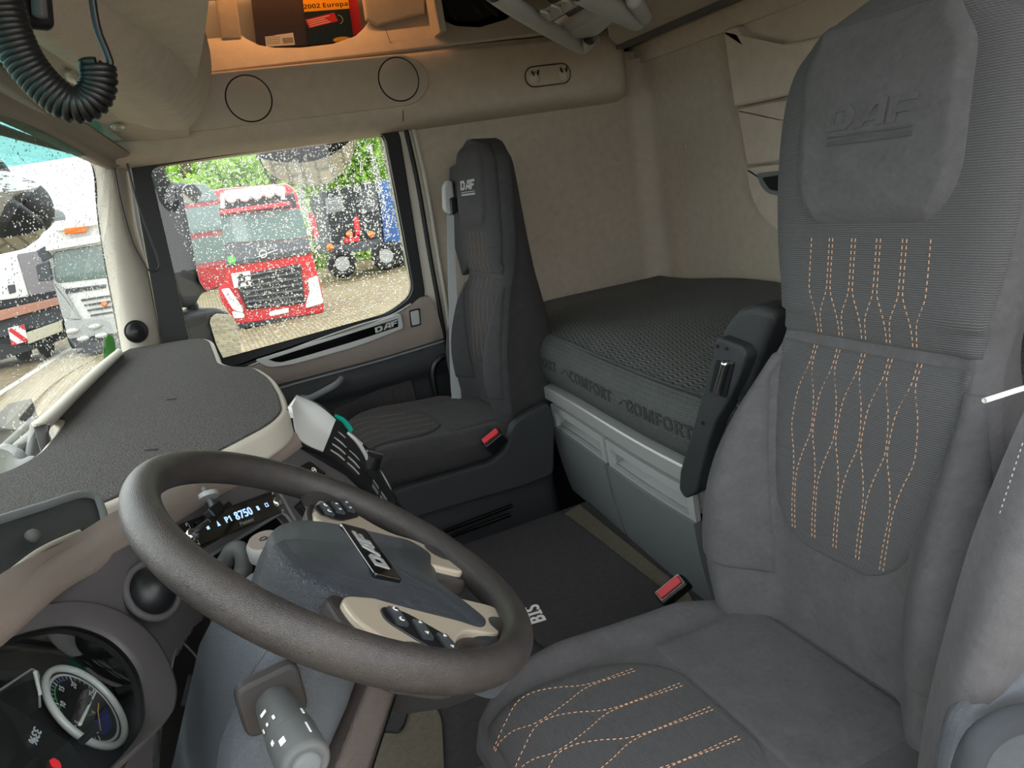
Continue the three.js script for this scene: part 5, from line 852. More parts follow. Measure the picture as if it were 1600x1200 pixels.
  const lab = canvasTex(256, 128, (g, w, h) => { g.fillStyle = '#d8d2c8'; g.fillRect(0, 0, w, h); g.fillStyle = '#444'; g.font = '15px sans-serif'; for (let i = 0; i < 5; i++) g.fillRect(10, 12 + i * 20, 90 + (i * 37) % 40, 5); for (let i = 0; i < 26; i++) g.fillRect(150 + i * 3.6, 46, 1 + (i * 7 % 3), 60); });
  std('barcode', '#ffffff', 0.5, { map: lab }); { const f = FK(2.3735); mesh('barcode_label', fitUV(boxUV(plate(f, pxs(f, [[414, 57], [458, 51], [461, 70], [416, 73]]), 0.001, { bevel: 0 })), f), M.barcode, bb); }
  const mapT = canvasTex(512, 1024, (g, w, h) => { g.fillStyle = '#16262c'; g.fillRect(0, 0, w, h); g.fillStyle = '#e8a019'; g.fillRect(0, 0, w, h * 0.60); g.fillStyle = '#2a1a08'; g.font = 'bold 76px sans-serif'; g.fillText('2002 Europa', 30, h * 0.565); g.font = 'bold 96px sans-serif'; g.fillText('Reise', 40, h * 0.44);
    g.save(); g.translate(80, h * 0.72); g.rotate(-0.2); g.fillStyle = '#c2313a'; g.fillRect(-50, -40, 300, 110); g.fillStyle = '#f0d8d0'; for (let i = 0; i < 4; i++) g.fillRect(-36, -24 + i * 24, 230 - (i * 53) % 70, 8); g.restore(); g.strokeStyle = '#d8e0d0'; g.lineWidth = 4; g.beginPath(); g.arc(330, h * 0.72, 60, -1.2, 1.2); g.stroke(); g.fillStyle = '#d8a428'; g.beginPath(); g.ellipse(340, h * 0.965, 90, 34, 0, 0, 7); g.fill(); g.fillStyle = '#2c5a62'; for (let i = 0; i < 40; i++) g.fillRect(20 + (i * 97) % 460, h * 0.78 + (i * 61) % 200, 18, 3); });
  std('mapCover', '#ffffff', 0.35, { map: mapT }); book('road_atlas', 'road atlas with yellow title band reading 2002 Europa on the shelf', 2.37, [[466, -62], [536, -62], [553, 62], [482, 71]], 0.016, M.mapCover);
  std('redFolder', '#b3212b', 0.4, {}); book('red_folder', 'slim red folder right of the yellow atlas', 2.385, [[534, -60], [550, -60], [566, 52], [552, 62]], 0.02, M.redFolder, 'folder');
  const bag = thing('dark_jacket', 'dark folded jacket bulging out of the rear overhead shelf opening', 'jacket');
  { const c = onX(740, 0, 2.40); const rows = []; for (let j = 0; j <= 16; j++) { const a = j / 16 * Math.PI, r = []; for (let i = 0; i < 32; i++) { const b = i / 32 * 2 * Math.PI; const fold = 1 + 0.10 * Math.sin(5 * b + 3 * a) + 0.05 * Math.sin(13 * b + 7 * a); r.push(V(c.x + 0.05 * Math.sin(a) * Math.cos(b) * fold, c.y + 0.055 + 0.11 * Math.sin(a) * Math.sin(b) * fold, c.z + 0.17 * -Math.cos(a))); } rows.push(r); } std('jacket', '#2c2523', 0.7, { bumpMap: rep(T.weave, 0.03), bumpScale: 0.0006 }); mesh('jacket_body', boxUV(solid(rows)), M.jacket, bag);
    for (let k = 0; k < 5; k++) mesh('fold', tube([[690 + k * 18, -20], [700 + k * 20, 8], [712 + k * 22, 30 - k * 2]].map(([x, y], i) => onX(x, y, 2.352 - 0.006 * i)), 0.006, { n: 16 }), M.jacket, bag); }
}
{
  // rear: upper bunk underside, its edge, back wall shelf box
  const YB = 0.36, FU = frame(V(0, YB, 0), V(0, -1, 0), V(0, 0, 1));
  const ub = thing('upper_bunk', 'pale underside of the folded upper bunk at the top of the back wall', 'bunk');
  const q = [onY(964, 72, YB), onY(1420, -130, YB)]; 
  mesh('bunk_board', boxUV(plate(FU, v2([[2.27, 1.44], [2.12, 1.32], [1.74, 1.08], [1.2, 0.85], [0.4, 0.85], [0.4, 1.44]]).map((p) => FU.to(V(p.x, YB, p.y))), 0.05, { bevel: 0.004 })), M.beige, ub);
  mesh('bunk_edge', boxUV(box3(0.3, 2.275, YB - 0.012, YB + 0.03, 1.44, 1.475)), M.dashGrey, ub);
  const bx = structure('trim_8'); bx.userData.label = 'moulded beige storage pocket panel on the back wall behind the driver seat';
  const zB = ZB - 0.05, Fb = frame(V(0, 0, zB), V(0, 0, -1));
  const P = (l) => pxs(Fb, l);
  const upO = rounded(P([[1128, 47], [1150, 40], [1160, 64], [1180, 76], [1250, 64], [1500, 0], [1700, -40], [1700, 60], [1300, 135], [1146, 168]]), [0.01, 0.02, 0.03, 0.04, 0.03, 0.01, 0.01, 0.01, 0.01, 0.01]);
  mesh('upper_panel', boxUV(plate(Fb, upO, 0.05, { bevel: 0.01, seg: 4 })), M.beige, bx);
  mesh('pocket_back', boxUV(plate(frame(V(0, 0, ZB - 0.012), V(0, 0, -1)), P([[1128, 47], [1400, -60], [1700, -60], [1700, 60], [1146, 160]]), 0.01, { bevel: 0.002 })), M.beige, bx);
  const F2 = frame(V(0, 0, ZB - 0.035), V(0, 0, -1)), F3 = frame(V(0, 0, ZB - 0.03), V(0, 0, -1));
  mesh('middle_panel', boxUV(plate(F2, rounded(pxs(F2, [[1150, 170], [1400, 120], [1400, 230], [1166, 259]]), 0.008), 0.034, { bevel: 0.008, seg: 4 })), M.beige, bx);
  mesh('lower_panel', boxUV(plate(F3, rounded(pxs(F3, [[1164, 262], [1400, 234], [1400, 420], [1230, 372], [1192, 345], [1172, 310]]), [0.005, 0.005, 0.01, 0.05, 0.06, 0.08]), 0.03, { bevel: 0.008, seg: 4 })), M.beige, bx);
  mesh('light_surround', boxUV(plate(frame(V(0, 0, ZB - 0.038), V(0, 0, -1)), rounded(pxs(F2, [[1182, 271], [1230, 265], [1230, 310], [1200, 302], [1190, 292]]), 0.012), 0.012, { bevel: 0.003 })), M.midGrey, bx);
  mesh('light_opening', boxUV(plate(frame(V(0, 0, ZB - 0.040), V(0, 0, -1)), rounded(pxs(F2, [[1192, 277], [1226, 272], [1226, 300], [1204, 296]]), 0.01), 0.012, { bevel: 0.001 })), M.black, bx);
}
{
  // grey fold-away lamp console hanging from the upper bunk
  const c = thing('lamp_console', 'grey plastic overhead lamp console with ribbed lens and looped handle', 'lamp');
  const Y = 0.335, P = (x, y, dy = 0) => onY(x, y, Y + dy);
  mesh('loop_bar', tube([P(770, -14), P(800, 8), P(840, 34), P(880, 58), P(905, 72), P(912, 74), P(918, 68), P(922, 58)], 0.020, { n: 60, k: 16 }), M.consoleGrey, c);
  mesh('side_web', boxUV(shell([[P(888, 60, 0.0), P(925, 58), P(960, 32), P(985, 18)], [P(892, 50, 0.01), P(915, 38, 0.01), P(945, 18, 0.01), P(965, 4, 0.01)], [P(900, 40, 0.03), P(905, 22, 0.03), P(915, 8, 0.03), P(925, -6, 0.03)]], 0.008, { nu: 16, nv: 8 })), M.consoleGrey, c);
  mesh('upper_bar', tube([P(900, -20), P(940, 4), P(975, 22), P(994, 32)], 0.026, { n: 40, k: 16 }), M.consoleGrey, c);
  mesh('end_cap', capsule(P(990, 0, 0.01), P(1006, 26, 0.0), 0.020), M.consoleGrey, c);
  mesh('back_plate', boxUV(plate(frame(V(0, 0.36, 0), V(0, -1, 0), V(0, 0, 1)), pxs(frame(V(0, 0.36, 0), V(0, -1, 0), V(0, 0, 1)), [[800, -40], [905, 40], [930, 20], [990, 10], [940, -60]]), 0.03, { bevel: 0.004 })), M.dashGrey, c);
  const ln = mesh('lens_strip', boxUV(shell([[P(843, 18), P(862, 8), P(885, -4), P(905, -14)], [P(858, 30), P(876, 20), P(897, 8), P(915, -3)]], 0.006, { nu: 20, nv: 4 })), M.clearLens, c);
  for (let k = 0; k < 4; k++) mesh('lens_rib', tube([P(845 + k * 17, 17 - k * 9, -0.004), P(855 + k * 17, 20 - k * 9, -0.012), P(860 + k * 17, 29 - k * 9, -0.004)], 0.003, { n: 10, k: 6 }), M.consoleGrey, c);
  mesh('hinge_knuckle', capsule(P(921, 66), P(930, 62), 0.014), M.lightGrey, c);
  mesh('bracket', boxUV(box3(1.70, 1.90, 0.345, 0.37, 1.0, 1.12)), M.consoleGrey, c);
}
{
  // locker over the windscreen
  const l = thing('overhead_locker', 'large rounded beige overhead locker above the windscreen', 'locker');
  const end = [[300, -40], [302, 20], [306, 50], [318, 78], [328, 102], [330, 128], [326, 152], [316, 178], [305, 196], [294, 206], [284, 208], [262, 208], [244, 207], [215, 200], [180, 190], [150, 178], [118, 165], [100, 120], [120, 40], [150, -60]].map(([x, y]) => onX(x, y, 2.10));
  const rows = []; for (const [x, k] of [[0.0, 1], [0.5, 1], [1.0, 1], [1.2, 1], [1.4, 1], [1.55, 1], [1.7, 1], [1.8, 1], [1.9, 1], [1.97, 1], [2.02, 0.995], [2.05, 0.985], [2.07, 0.97], [2.085, 0.945], [2.095, 0.91], [2.10, 0.87]]) { const c = end.reduce((a, b) => a.add(b), V(0, 0, 0)).multiplyScalar(1 / end.length); rows.push(end.map((p) => V(x, c.y + (p.y - c.y) * k, c.z + (p.z - c.z) * k - Math.min(0.15, 0.139 * (2.1 - x) ** 2) * sstep(p.z, -0.20, 0.08)))); }
  mesh('locker_body', boxUV(solid(rows.map((r) => new THREE.CatmullRomCurve3(r, true, 'centripetal').getPoints(80).slice(0, -1)))), M.beige, l);
  for (const [x, y, w] of [[185, 199, 0.10], [118, 120, 0.09]]) { const p = onY(x, y, 0.268); const g = mesh('map_light', new THREE.SphereGeometry(0.5, 28, 16).scale(w, 0.02, 0.035).translate(p.x, p.y, p.z), M.clearLens, l); g.userData.label = 'clear oval reading light lens'; }
  mesh('locker_flap', boxUV(plate(frame(V(2.105, 0, 0), V(-1, 0, 0)), pxs(frame(V(2.105, 0, 0), V(-1, 0, 0)), [[274, -30], [298, -40], [300, 28], [299, 44], [284, 20]]), 0.02, { bevel: 0.005 })), M.pillar, l);
  // header panel and windscreen blind
  structure('trim_9', shell([
    [V(0.2, 0.262, -0.15), V(1.3, 0.275, -0.17), V(2.2, 0.27, -0.12), V(2.40, 0.235, -0.08)],
    [V(0.2, 0.268, -0.05), V(1.3, 0.28, -0.05), V(2.2, 0.262, -0.02), V(2.42, 0.225, 0.0)],
    [V(0.2, 0.30, 0.10), V(1.3, 0.30, 0.10), V(2.2, 0.26, 0.06), V(2.42, 0.225, 0.06)],
  ], 0.01, { nu: 30, nv: 12, flip: false }), M.beige).userData.label = 'beige header panel under the locker';
  const b = thing('windscreen_blind', 'grey roller blind cassette with wire pull bar above the windscreen', 'blind');
  const XA = 2.36; const ln = (px, py, X) => onX(px, py, X);
  const row = (a, bb) => Array.from({ length: 13 }, (_, i) => { const t = i / 12; return onX(lerp(a[0], bb[0], t), lerp(a[1], bb[1], t), lerp(a[2], bb[2], t)); });
  mesh('cassette', shell([row([-60, 70, 1.1], [206, 240, 2.34]), row([-60, 84, 1.1], [199, 243, 2.34]), row([-60, 96, 1.11], [190, 246, 2.35]), row([-60, 112, 1.12], [182, 252, 2.36]), row([-60, 135, 1.14], [178, 260, 2.36]), row([-60, 150, 1.15], [130, 243, 2.30])], 0.01, { nu: 24, nv: 14, flip: false }), M.tan, b);
  mesh('cassette_lip', tube(row([-60, 64, 1.09], [200, 241, 2.335]), 0.007, { n: 40 }), M.tan, b);
  mesh('blind_tube', tube(row([-60, 100, 1.10], [178, 244, 2.345]), 0.013, { n: 40 }), M.lightGrey, b);
  mesh('pull_bar', tube([...row([-60, 158, 1.12], [112, 236, 2.20]), onX(122, 238, 2.26), onX(129, 232, 2.28), onX(127, 224, 2.28)], 0.0045, { n: 80 }), M.midGrey, b);
  mesh('blind_hem', shell([row([-60, 172, 1.14], [118, 240, 2.33]), row([-60, 196, 1.15], [124, 244, 2.34])], 0.006, { nu: 20, nv: 3, flip: false }), M.black, b);
  mesh('end_cap', boxUV(place(rbox(0.03, 0.03, 0.03, 0.006), frame(onX(178, 252, 2.36), V(-1, 0, 0)))), M.midGrey, b);
  // cord loop by the pillar
  const c = thing('blind_cord', 'thin black cord loop hanging beside the front pillar', 'cord');
  mesh('cord', tube([[178, 260], [190, 320], [208, 380], [224, 410], [232, 422], [240, 424], [248, 418], [246, 405], [228, 355], [210, 300], [196, 244]].map(([x, y]) => onX(x, y, 2.345)), 0.0026, { n: 120, k: 8 }), M.black, c);
  const k = thing('pillar_speaker', 'black round domed tweeter at the foot of the front pillar', 'speaker');
  const kp = onX(213, 518, 2.35), kf = frame(kp, V(-0.9, 0.1, 0.35));
  mesh('dome', place(new THREE.LatheGeometry(v2([[0, 0.016], [0.008, 0.0155], [0.010, 0.012], [0.018, 0.012], [0.026, 0.008], [0.03, 0.0]]), 40).rotateX(Math.PI / 2), kf), M.black, k);
  mesh('dome_ring', place(new THREE.TorusGeometry(0.030, 0.003, 8, 40), kf), M.rubber, k);
}
{
  // radio handset with its coiled cord
  const h = thing('radio_handset', 'black two-way radio handset hanging at the top left corner', 'handset');
  mesh('handset_body', boxUV(place(rbox(0.038, 0.06, 0.024, 0.008, 5), frame(onX(40, -14, 0.80), V(-0.6, -0.3, 0.5)))), M.black, h);
  mesh('talk_key', boxUV(place(rbox(0.008, 0.03, 0.014, 0.003, 3), frame(onX(60, -2, 0.785), V(-0.6, -0.3, 0.5)))), M.dashGrey, h);
  const c = thing('coiled_cord', 'black coiled handset cord looping below the locker', 'cord');
  const axis = new THREE.CatmullRomCurve3([[-10, -30], [4, 10], [18, 55], [44, 104], [78, 142], [112, 164], [140, 158], [154, 132], [152, 100]].map(([x, y]) => onX(x, y, 0.75)), false, 'centripetal');
  const turns = 34, pts = [], fr = axis.computeFrenetFrames(400, false); for (let i = 0; i <= 34 * 16; i++) { const t = i / (34 * 16), k = Math.min(399, Math.floor(t * 400)), a = t * turns * 2 * Math.PI, r = lerp(0.0135, 0.0112, t); pts.push(axis.getPointAt(t).addScaledVector(fr.normals[k], r * Math.cos(a)).addScaledVector(fr.binormals[k], r * Math.sin(a))); }
  mesh('coil', new THREE.TubeGeometry(new THREE.CatmullRomCurve3(pts), 34 * 16, 0.0037, 8), M.black, c);
  mesh('straight_end', tube([[153, 98], [168, 108], [172, 100], [166, 80], [154, 50], [146, 10], [142, -30]].map(([x, y]) => onX(x, y, 0.745)), 0.0030, { n: 60, k: 8 }), M.black, c);
}
// ---------------------------------------------------------------- outside: pavement, vehicles, trees
const YG = -2.55;
{
  T.pave = texture(1024, (x, y) => { const n = 24, r = Math.floor(y * n * 2), u = (x * n + (r % 2) * 0.5), fu = u % 1, fv = (y * n * 2) % 1; const e = Math.min(fu, 1 - fu) * 2, f = Math.min(fv, 1 - fv); const j = sstep(Math.min(e, f), 0.05, 0.16); const id = Math.floor(u) * 7.3 + r * 3.1, h = Math.sin(id * 12.9898) * 43758.5453, v = h - Math.floor(h); const s = (0.82 + 0.16 * v) * lerp(0.72, 1, j) + 0.05 * tn(x, y, 7); return [s, s * 0.985, s * 0.95]; }, { srgb: true });
  std('paving', '#94866a', 0.75, { map: rep(T.pave, 4.8) });
  const g = new THREE.PlaneGeometry(140, 140).rotateX(-Math.PI / 2).translate(20, YG, 0); const uv = g.attributes.uv; for (let i = 0; i < uv.count; i++) uv.setXY(i, uv.getX(i) * 140, uv.getY(i) * 140);
  structure('ground', g, M.paving);
  const FG = frame(V(0, YG + 0.004, 0), V(0, 1, 0), V(0, 0, -1));
  std('roadWhite', '#c6c6ba', 0.7, {});
  for (const l of [[[-40, 636], [112, 541], [116, 543], [-36, 641]], [[-60, 561], [60, 552], [60, 554], [-60, 564]]]) { const m = mesh('parking_line', plate(FG, pxs(FG, l), 0.006, { bevel: 0, lift: 0.004 }), M.roadWhite); m.userData.kind = 'structure'; }
  std('earth', '#7c6c48', 0.95, { map: rep(T.cloth, 1.5) });
  structure('ground_verge', boxUV(plate(FG, pxs(FG, [[495, 452], [650, 420], [655, 392], [520, 414]]), 0.02, { bevel: 0.002, lift: 0.012 })), M.earth);
}
std('truckRed', '#bb222e', 0.3, { clearcoat: 0.6 }); std('truckWhite', '#e4e6e2', 0.35, { clearcoat: 0.4 }); std('truckGrille', '#484b51', 0.5, {}); std('truckGlass', '#5d7470', 0.08, { clearcoat: 1 }); std('truckDark', '#22262a', 0.6, {}); std('headlamp', '#cdd1cf', 0.15, { clearcoat: 1 }); std('lampAmber', '#e8741c', 0.3, {}); std('tyre', '#1d1d1f', 0.8, {}); std('hub', '#9c9fa0', 0.5, { metalness: 0.3 });
const wheelAt = (p, r, w, root, axis = 'z') => { const t = mesh('wheel', new THREE.TorusGeometry(r * 0.72, r * 0.29, 12, 32).scale(1, 1, w / (r * 0.58)).rotateY(axis === 'x' ? Math.PI / 2 : 0).translate(p.x, p.y, p.z), M.tyre, root); mesh('wheel_hub', new THREE.CylinderGeometry(r * 0.55, r * 0.5, w * 0.8, 20).rotateX(Math.PI / 2).rotateY(axis === 'x' ? Math.PI / 2 : 0).translate(p.x, p.y, p.z), M.hub, t); };
{
  const X = 19.2, t = thing('red_truck', 'red long-haul truck with roof spotlights facing the passenger window', 'truck');
  const f = (d = 0) => frame(V(X - d, 0, 0), V(-1, 0, 0));
  const pl = (name, q, d, th, m, o = {}) => mesh(name, boxUV(plate(f(d), rounded(pxs(f(d), q), o.r ?? 0.05), th, { bevel: o.b ?? 0.02 })), m, o.parent ?? t);
  pl('cab', [[322, 300], [345, 294], [450, 286], [464, 298], [484, 380], [506, 462], [507, 492], [372, 510], [345, 470], [326, 380]], 0, 2.2, M.truckRed, { r: 0.18, b: 0.08 });
  pl('roof_sign', [[350, 298], [432, 288], [436, 304], [350, 314]], 0.05, 0.25, M.truckWhite);
  pl('roof_panel', [[340, 316], [460, 303], [464, 324], [340, 337]], 0.02, 0.1, M.truckDark);
  pl('sun_visor', [[338, 329], [454, 314], [455, 321], [338, 336]], 0.28, 0.26, M.truckRed);
  pl('windscreen', [[338, 339], [470, 325], [482, 372], [344, 381]], 0.04, 0.1, M.truckGlass, { r: 0.12 });
  pl('front_panel', [[342, 382], [482, 373], [487, 396], [350, 418]], 0.05, 0.12, M.truckGrille, { r: 0.05 });
  const gr = pl('grille', [[368, 431], [470, 412], [477, 474], [386, 484], [368, 444]], 0.07, 0.1, M.truckDark, { r: 0.06 });
  for (let k = 0; k < 7; k++) { const y0 = lerp(434, 480, k / 6), y1 = lerp(416, 471, k / 6), x0 = lerp(370, 388, k / 6), x1 = lerp(469, 475, k / 6); mesh('grille_bar', rod(onX(x0, y0, X - 0.1), onX(x1, y1, X - 0.1), 0.03), M.truckGrille, gr); }
  pl('headlight', [[481, 436], [496, 430], [504, 466], [478, 474], [484, 456]], 0.09, 0.12, M.headlamp); pl('headlight', [[345, 452], [358, 450], [380, 482], [380, 490], [364, 484]], 0.09, 0.12, M.headlamp);
  pl('fog_panel', [[478, 474], [505, 465], [505, 474], [478, 482]], 0.09, 0.1, M.truckWhite); pl('fog_panel', [[362, 486], [382, 490], [382, 497], [366, 498]], 0.09, 0.1, M.truckWhite);
  pl('number_plate', [[421, 487], [451, 481], [451, 488], [422, 494]], 0.10, 0.03, M.white, { r: 0.01, b: 0.005 });
  const sg = pl('warning_sign', [[361, 428], [391, 423], [392, 446], [366, 450]], 0.12, 0.03, M.white, { r: 0.01, b: 0.005 }); { const p = onX(378, 437, X - 0.125), g = word('A', 0.30, 0.01); g.rotateY(-Math.PI / 2); g.translate(p.x, p.y, p.z); mesh('sign_letter', g, M.truckDark, sg); }
  { const a = onX(402, 402, X - 0.13), b = onX(434, 390, X - 0.13); mesh('badge_bar', rod(a, b, 0.016), M.chrome, t); mesh('badge_ring', new THREE.TorusGeometry(0.085, 0.02, 8, 28).rotateY(Math.PI / 2).translate(...onX(411, 397, X - 0.13).toArray()), M.chrome, t); const p = onX(417, 392, X - 0.13); const w = word('VOLVO', 0.07, 0.01); w.rotateY(-Math.PI / 2).translate(p.x, p.y + 0.06, p.z); mesh('badge_lettering', w, M.chrome, t); }
  std('stickerGreen', '#4ca63c', 0.5, {}); mesh('emission_sticker', new THREE.CylinderGeometry(0.10, 0.10, 0.01, 24).rotateZ(Math.PI / 2).translate(...onX(362, 406, X - 0.13).toArray()), M.stickerGreen, t);
  for (const [x, y] of [[361, 309], [382, 307], [401, 304], [420, 301], [438, 299]]) mesh('spotlight', new THREE.SphereGeometry(0.13, 20, 14).scale(0.5, 1, 1).translate(...onX(x, y, X - 0.12).toArray()), M.headlamp, t);
  for (const x of [348, 442]) mesh('light_bar_post', rod(onX(x, x > 400 ? 312 : 326, X - 0.1), onX(x, x > 400 ? 292 : 302, X - 0.1), 0.05), M.truckWhite, t);
  pl('mirror_arm', [[484, 332], [491, 335], [499, 370], [493, 374], [486, 352]], 0.1, 0.3, M.truckRed);
  pl('bumper', [[372, 506], [507, 488], [507, 496], [376, 514]], 0.03, 0.3, M.truckDark);  // dark strip standing in for the shadow under the cab
  for (const x of [[394, 508], [492, 496]]) { const p = onX(x[0], x[1], X + 1.2); wheelAt(V(X + 1.2, YG + 0.5, p.z), 0.5, 0.3, t, 'z'); }
}
{
  const X = 26, t = thing('dark_trailer_truck', 'dark truck with a black body and red rear lights behind the streaky glass', 'truck');
  const f = (d = 0) => frame(V(X - d, 0, 0), V(-1, 0, 0)); const pl = (name, q, d, th, m, r = 0.03) => mesh(name, boxUV(plate(f(d), rounded(pxs(f(d), q), r), th, { bevel: 0.02 })), m, t);
  pl('body', [[502, 300], [590, 284], [598, 372], [512, 384]], 0, 3, M.truckDark); pl('frame', [[512, 384], [598, 372], [600, 388], [516, 398]], 0.02, 2.8, M.truckGrille);
  pl('tail_lights', [[538, 372], [562, 369], [562, 377], [538, 380]], 0.1, 0.1, M.red); pl('red_board', [[552, 340], [560, 338], [564, 366], [556, 368]], 0.1, 0.1, M.red);
  for (const [x, y] of [[516, 386], [546, 366], [580, 366]]) mesh('amber_lamp', new THREE.SphereGeometry(0.12, 14, 10).translate(...onX(x, y, X - 0.15).toArray()), M.lampAmber, t);
  pl('panel', [[508, 310], [535, 306], [538, 330], [511, 334]], 0.05, 0.1, M.midGrey); pl('panel', [[560, 296], [588, 292], [592, 330], [564, 334]], 0.05, 0.1, M.truckGrille);
  for (const [x, y] of [[534, 412], [602, 400]]) { const p = onX(x, y, X - 0.05); wheelAt(p, 0.5, 0.35, t, 'x'); }
}
{
  const X = 27, t = thing('blue_trailer', 'blue curtain-sided trailer right of the dark truck', 'trailer');
  const f = (d = 0) => frame(V(X - d, 0, 0), V(-1, 0, 0)); std('tarpBlue', '#375d9c', 0.6, {});
  mesh('curtain', boxUV(plate(f(), pxs(f(), [[592, 284], [660, 272], [676, 372], [600, 382]]), 3, { bevel: 0.03 })), M.tarpBlue, t);
  mesh('chassis', boxUV(plate(f(0.02), pxs(f(), [[600, 382], [676, 372], [677, 384], [601, 394]]), 2.5, { bevel: 0.02 })), M.truckDark, t);
  for (const x of [612, 650]) { const p = onX(x, 398, X); wheelAt(p, 0.5, 0.35, t, 'x'); }
}
{
  const X = 20.5, t = thing('white_truck', 'white truck with orange roof beacon facing the windscreen', 'truck');
  const f = (d = 0) => frame(V(X - d, 0, 0), V(-1, 0, 0)); const pl = (name, q, d, th, m, r = 0.05, b = 0.02) => mesh(name, boxUV(plate(f(d), rounded(pxs(f(d), q), r), th, { bevel: b })), m, t);
  pl('cab', [[76, 350], [160, 330], [215, 322], [262, 520], [250, 540], [124, 556], [108, 530], [84, 445], [76, 400]], 0, 2.3, M.truckWhite, 0.15, 0.06);
  pl('sun_visor', [[70, 380], [240, 352], [243, 364], [72, 393]], 0.3, 0.28, M.truckWhite); pl('windscreen', [[82, 394], [236, 370], [244, 426], [86, 443]], 0.03, 0.1, M.truckGlass, 0.12);
  pl('corner_panel', [[83, 441], [98, 450], [128, 500], [98, 497]], 0.12, 0.15, M.lightGrey, 0.04);
  pl('name_strip', [[98, 452], [165, 444], [166, 450], [104, 459]], 0.05, 0.08, M.truckGrille, 0.02);
  for (let k = 0; k < 5; k++) { const x0 = 112 + k * 5, y0 = 468 + k * 8; pl('grille_slot', [[x0 + 14, y0], [x0 + 70, y0 - 9], [x0 + 71, y0 - 6], [x0 + 15, y0 + 3]], 0.06, 0.1, M.truckGrille, 0.01, 0.01); }
  pl('bumper', [[100, 502], [256, 486], [260, 512], [106, 530]], 0.1, 0.3, M.lightGrey, 0.06); pl('bumper_lower', [[106, 530], [258, 512], [254, 540], [126, 556]], 0.06, 0.3, M.truckGrille, 0.06);
  for (const [x, y] of [[113, 517], [130, 529], [158, 524], [148, 510]]) mesh('headlight', new THREE.SphereGeometry(0.11, 18, 12).scale(0.5, 0.6, 1.3).translate(...onX(x, y, X - 0.14).toArray()), M.headlamp, t);
  mesh('marker_lamp', new THREE.SphereGeometry(0.07, 16, 12).translate(...onX(163, 475, X - 0.12).toArray()), M.lampAmber, t);
  pl('roof_beacon', [[100, 357], [134, 353], [135, 363], [101, 367]], 0.35, 0.2, M.lampAmber, 0.02); pl('roof_box', [[84, 346], [160, 336], [162, 350], [86, 362]], 0.2, 0.5, M.truckWhite, 0.04);
  mesh('air_horn', new THREE.SphereGeometry(0.2, 16, 12).translate(...onX(88, 340, X + 0.3).toArray()), M.midGrey, t);
  pl('mirror', [[55, 414], [76, 408], [82, 438], [60, 440]], 0.2, 0.2, M.truckGrille, 0.04); pl('mirror_arm', [[56, 392], [70, 384], [82, 402], [66, 410]], 0.15, 0.1, M.truckGrille, 0.03);
  for (const x of [124, 230]) { const p = onX(x, 540, X + 1); wheelAt(V(p.x, YG + 0.5, p.z), 0.5, 0.3, t, 'z'); }
}
{
  const X = 21.5, t = thing('flatbed_truck', 'grey and white truck with pink loading bed and red-white warning board', 'truck');
  const f = (d = 0) => frame(V(X - d, 0, 0), V(-1, 0, 0)); const pl = (name, q, d, th, m, r = 0.03, b = 0.015) => mesh(name, boxUV(plate(f(d), rounded(pxs(f(d), q), r), th, { bevel: b })), m, t);
  std('bedPink', '#b5816c', 0.7, {}); std('lilacGrey', '#8a858a', 0.6, {}); std('cream', '#c2bda6', 0.5, {});
  pl('box_body', [[-90, 414], [26, 399], [45, 463], [-90, 482]], 0.02, 3, M.truckWhite); pl('box_side', [[26, 397], [80, 388], [100, 452], [45, 463]], 0, 3, M.lilacGrey); pl('box_window', [[11, 446], [23, 444], [25, 457], [14, 460]], 0.04, 0.06, M.truckGrille);
  pl('chassis', [[-90, 482], [92, 453], [94, 466], [-90, 500]], 0, 2.5, M.truckDark); pl('loading_bed', [[-90, 506], [90, 465], [93, 476], [-90, 526]], 0.3, 2, M.bedPink); pl('under_frame', [[-90, 526], [94, 476], [98, 502], [-90, 552]], 0.05, 2, M.truckGrille); pl('bumper_board', [[40, 520], [96, 501], [99, 517], [44, 538]], 0.35, 0.1, M.cream); pl('underside', [[-90, 552], [100, 503], [100, 530], [-80, 590]], 0, 1.8, M.truckDark);
  const wb = pl('warning_board', [[12, 513], [37, 507], [44, 533], [18, 540]], 0.36, 0.06, M.white, 0.01, 0.005);
  for (const q of [[[13, 517], [17, 512], [43, 530], [44, 533], [38, 535]], [[28, 509], [37, 507], [40, 517]], [[16, 530], [28, 538], [18, 540]]]) mesh('red_stripe', boxUV(plate(f(0.37), pxs(f(0.37), q), 0.02, { bevel: 0 })), M.red, wb);
  for (const x of [20, 60]) wheelAt(V(X + 0.8, YG + 0.5, onX(x, 540, X).z), 0.5, 0.3, t, 'z');
}
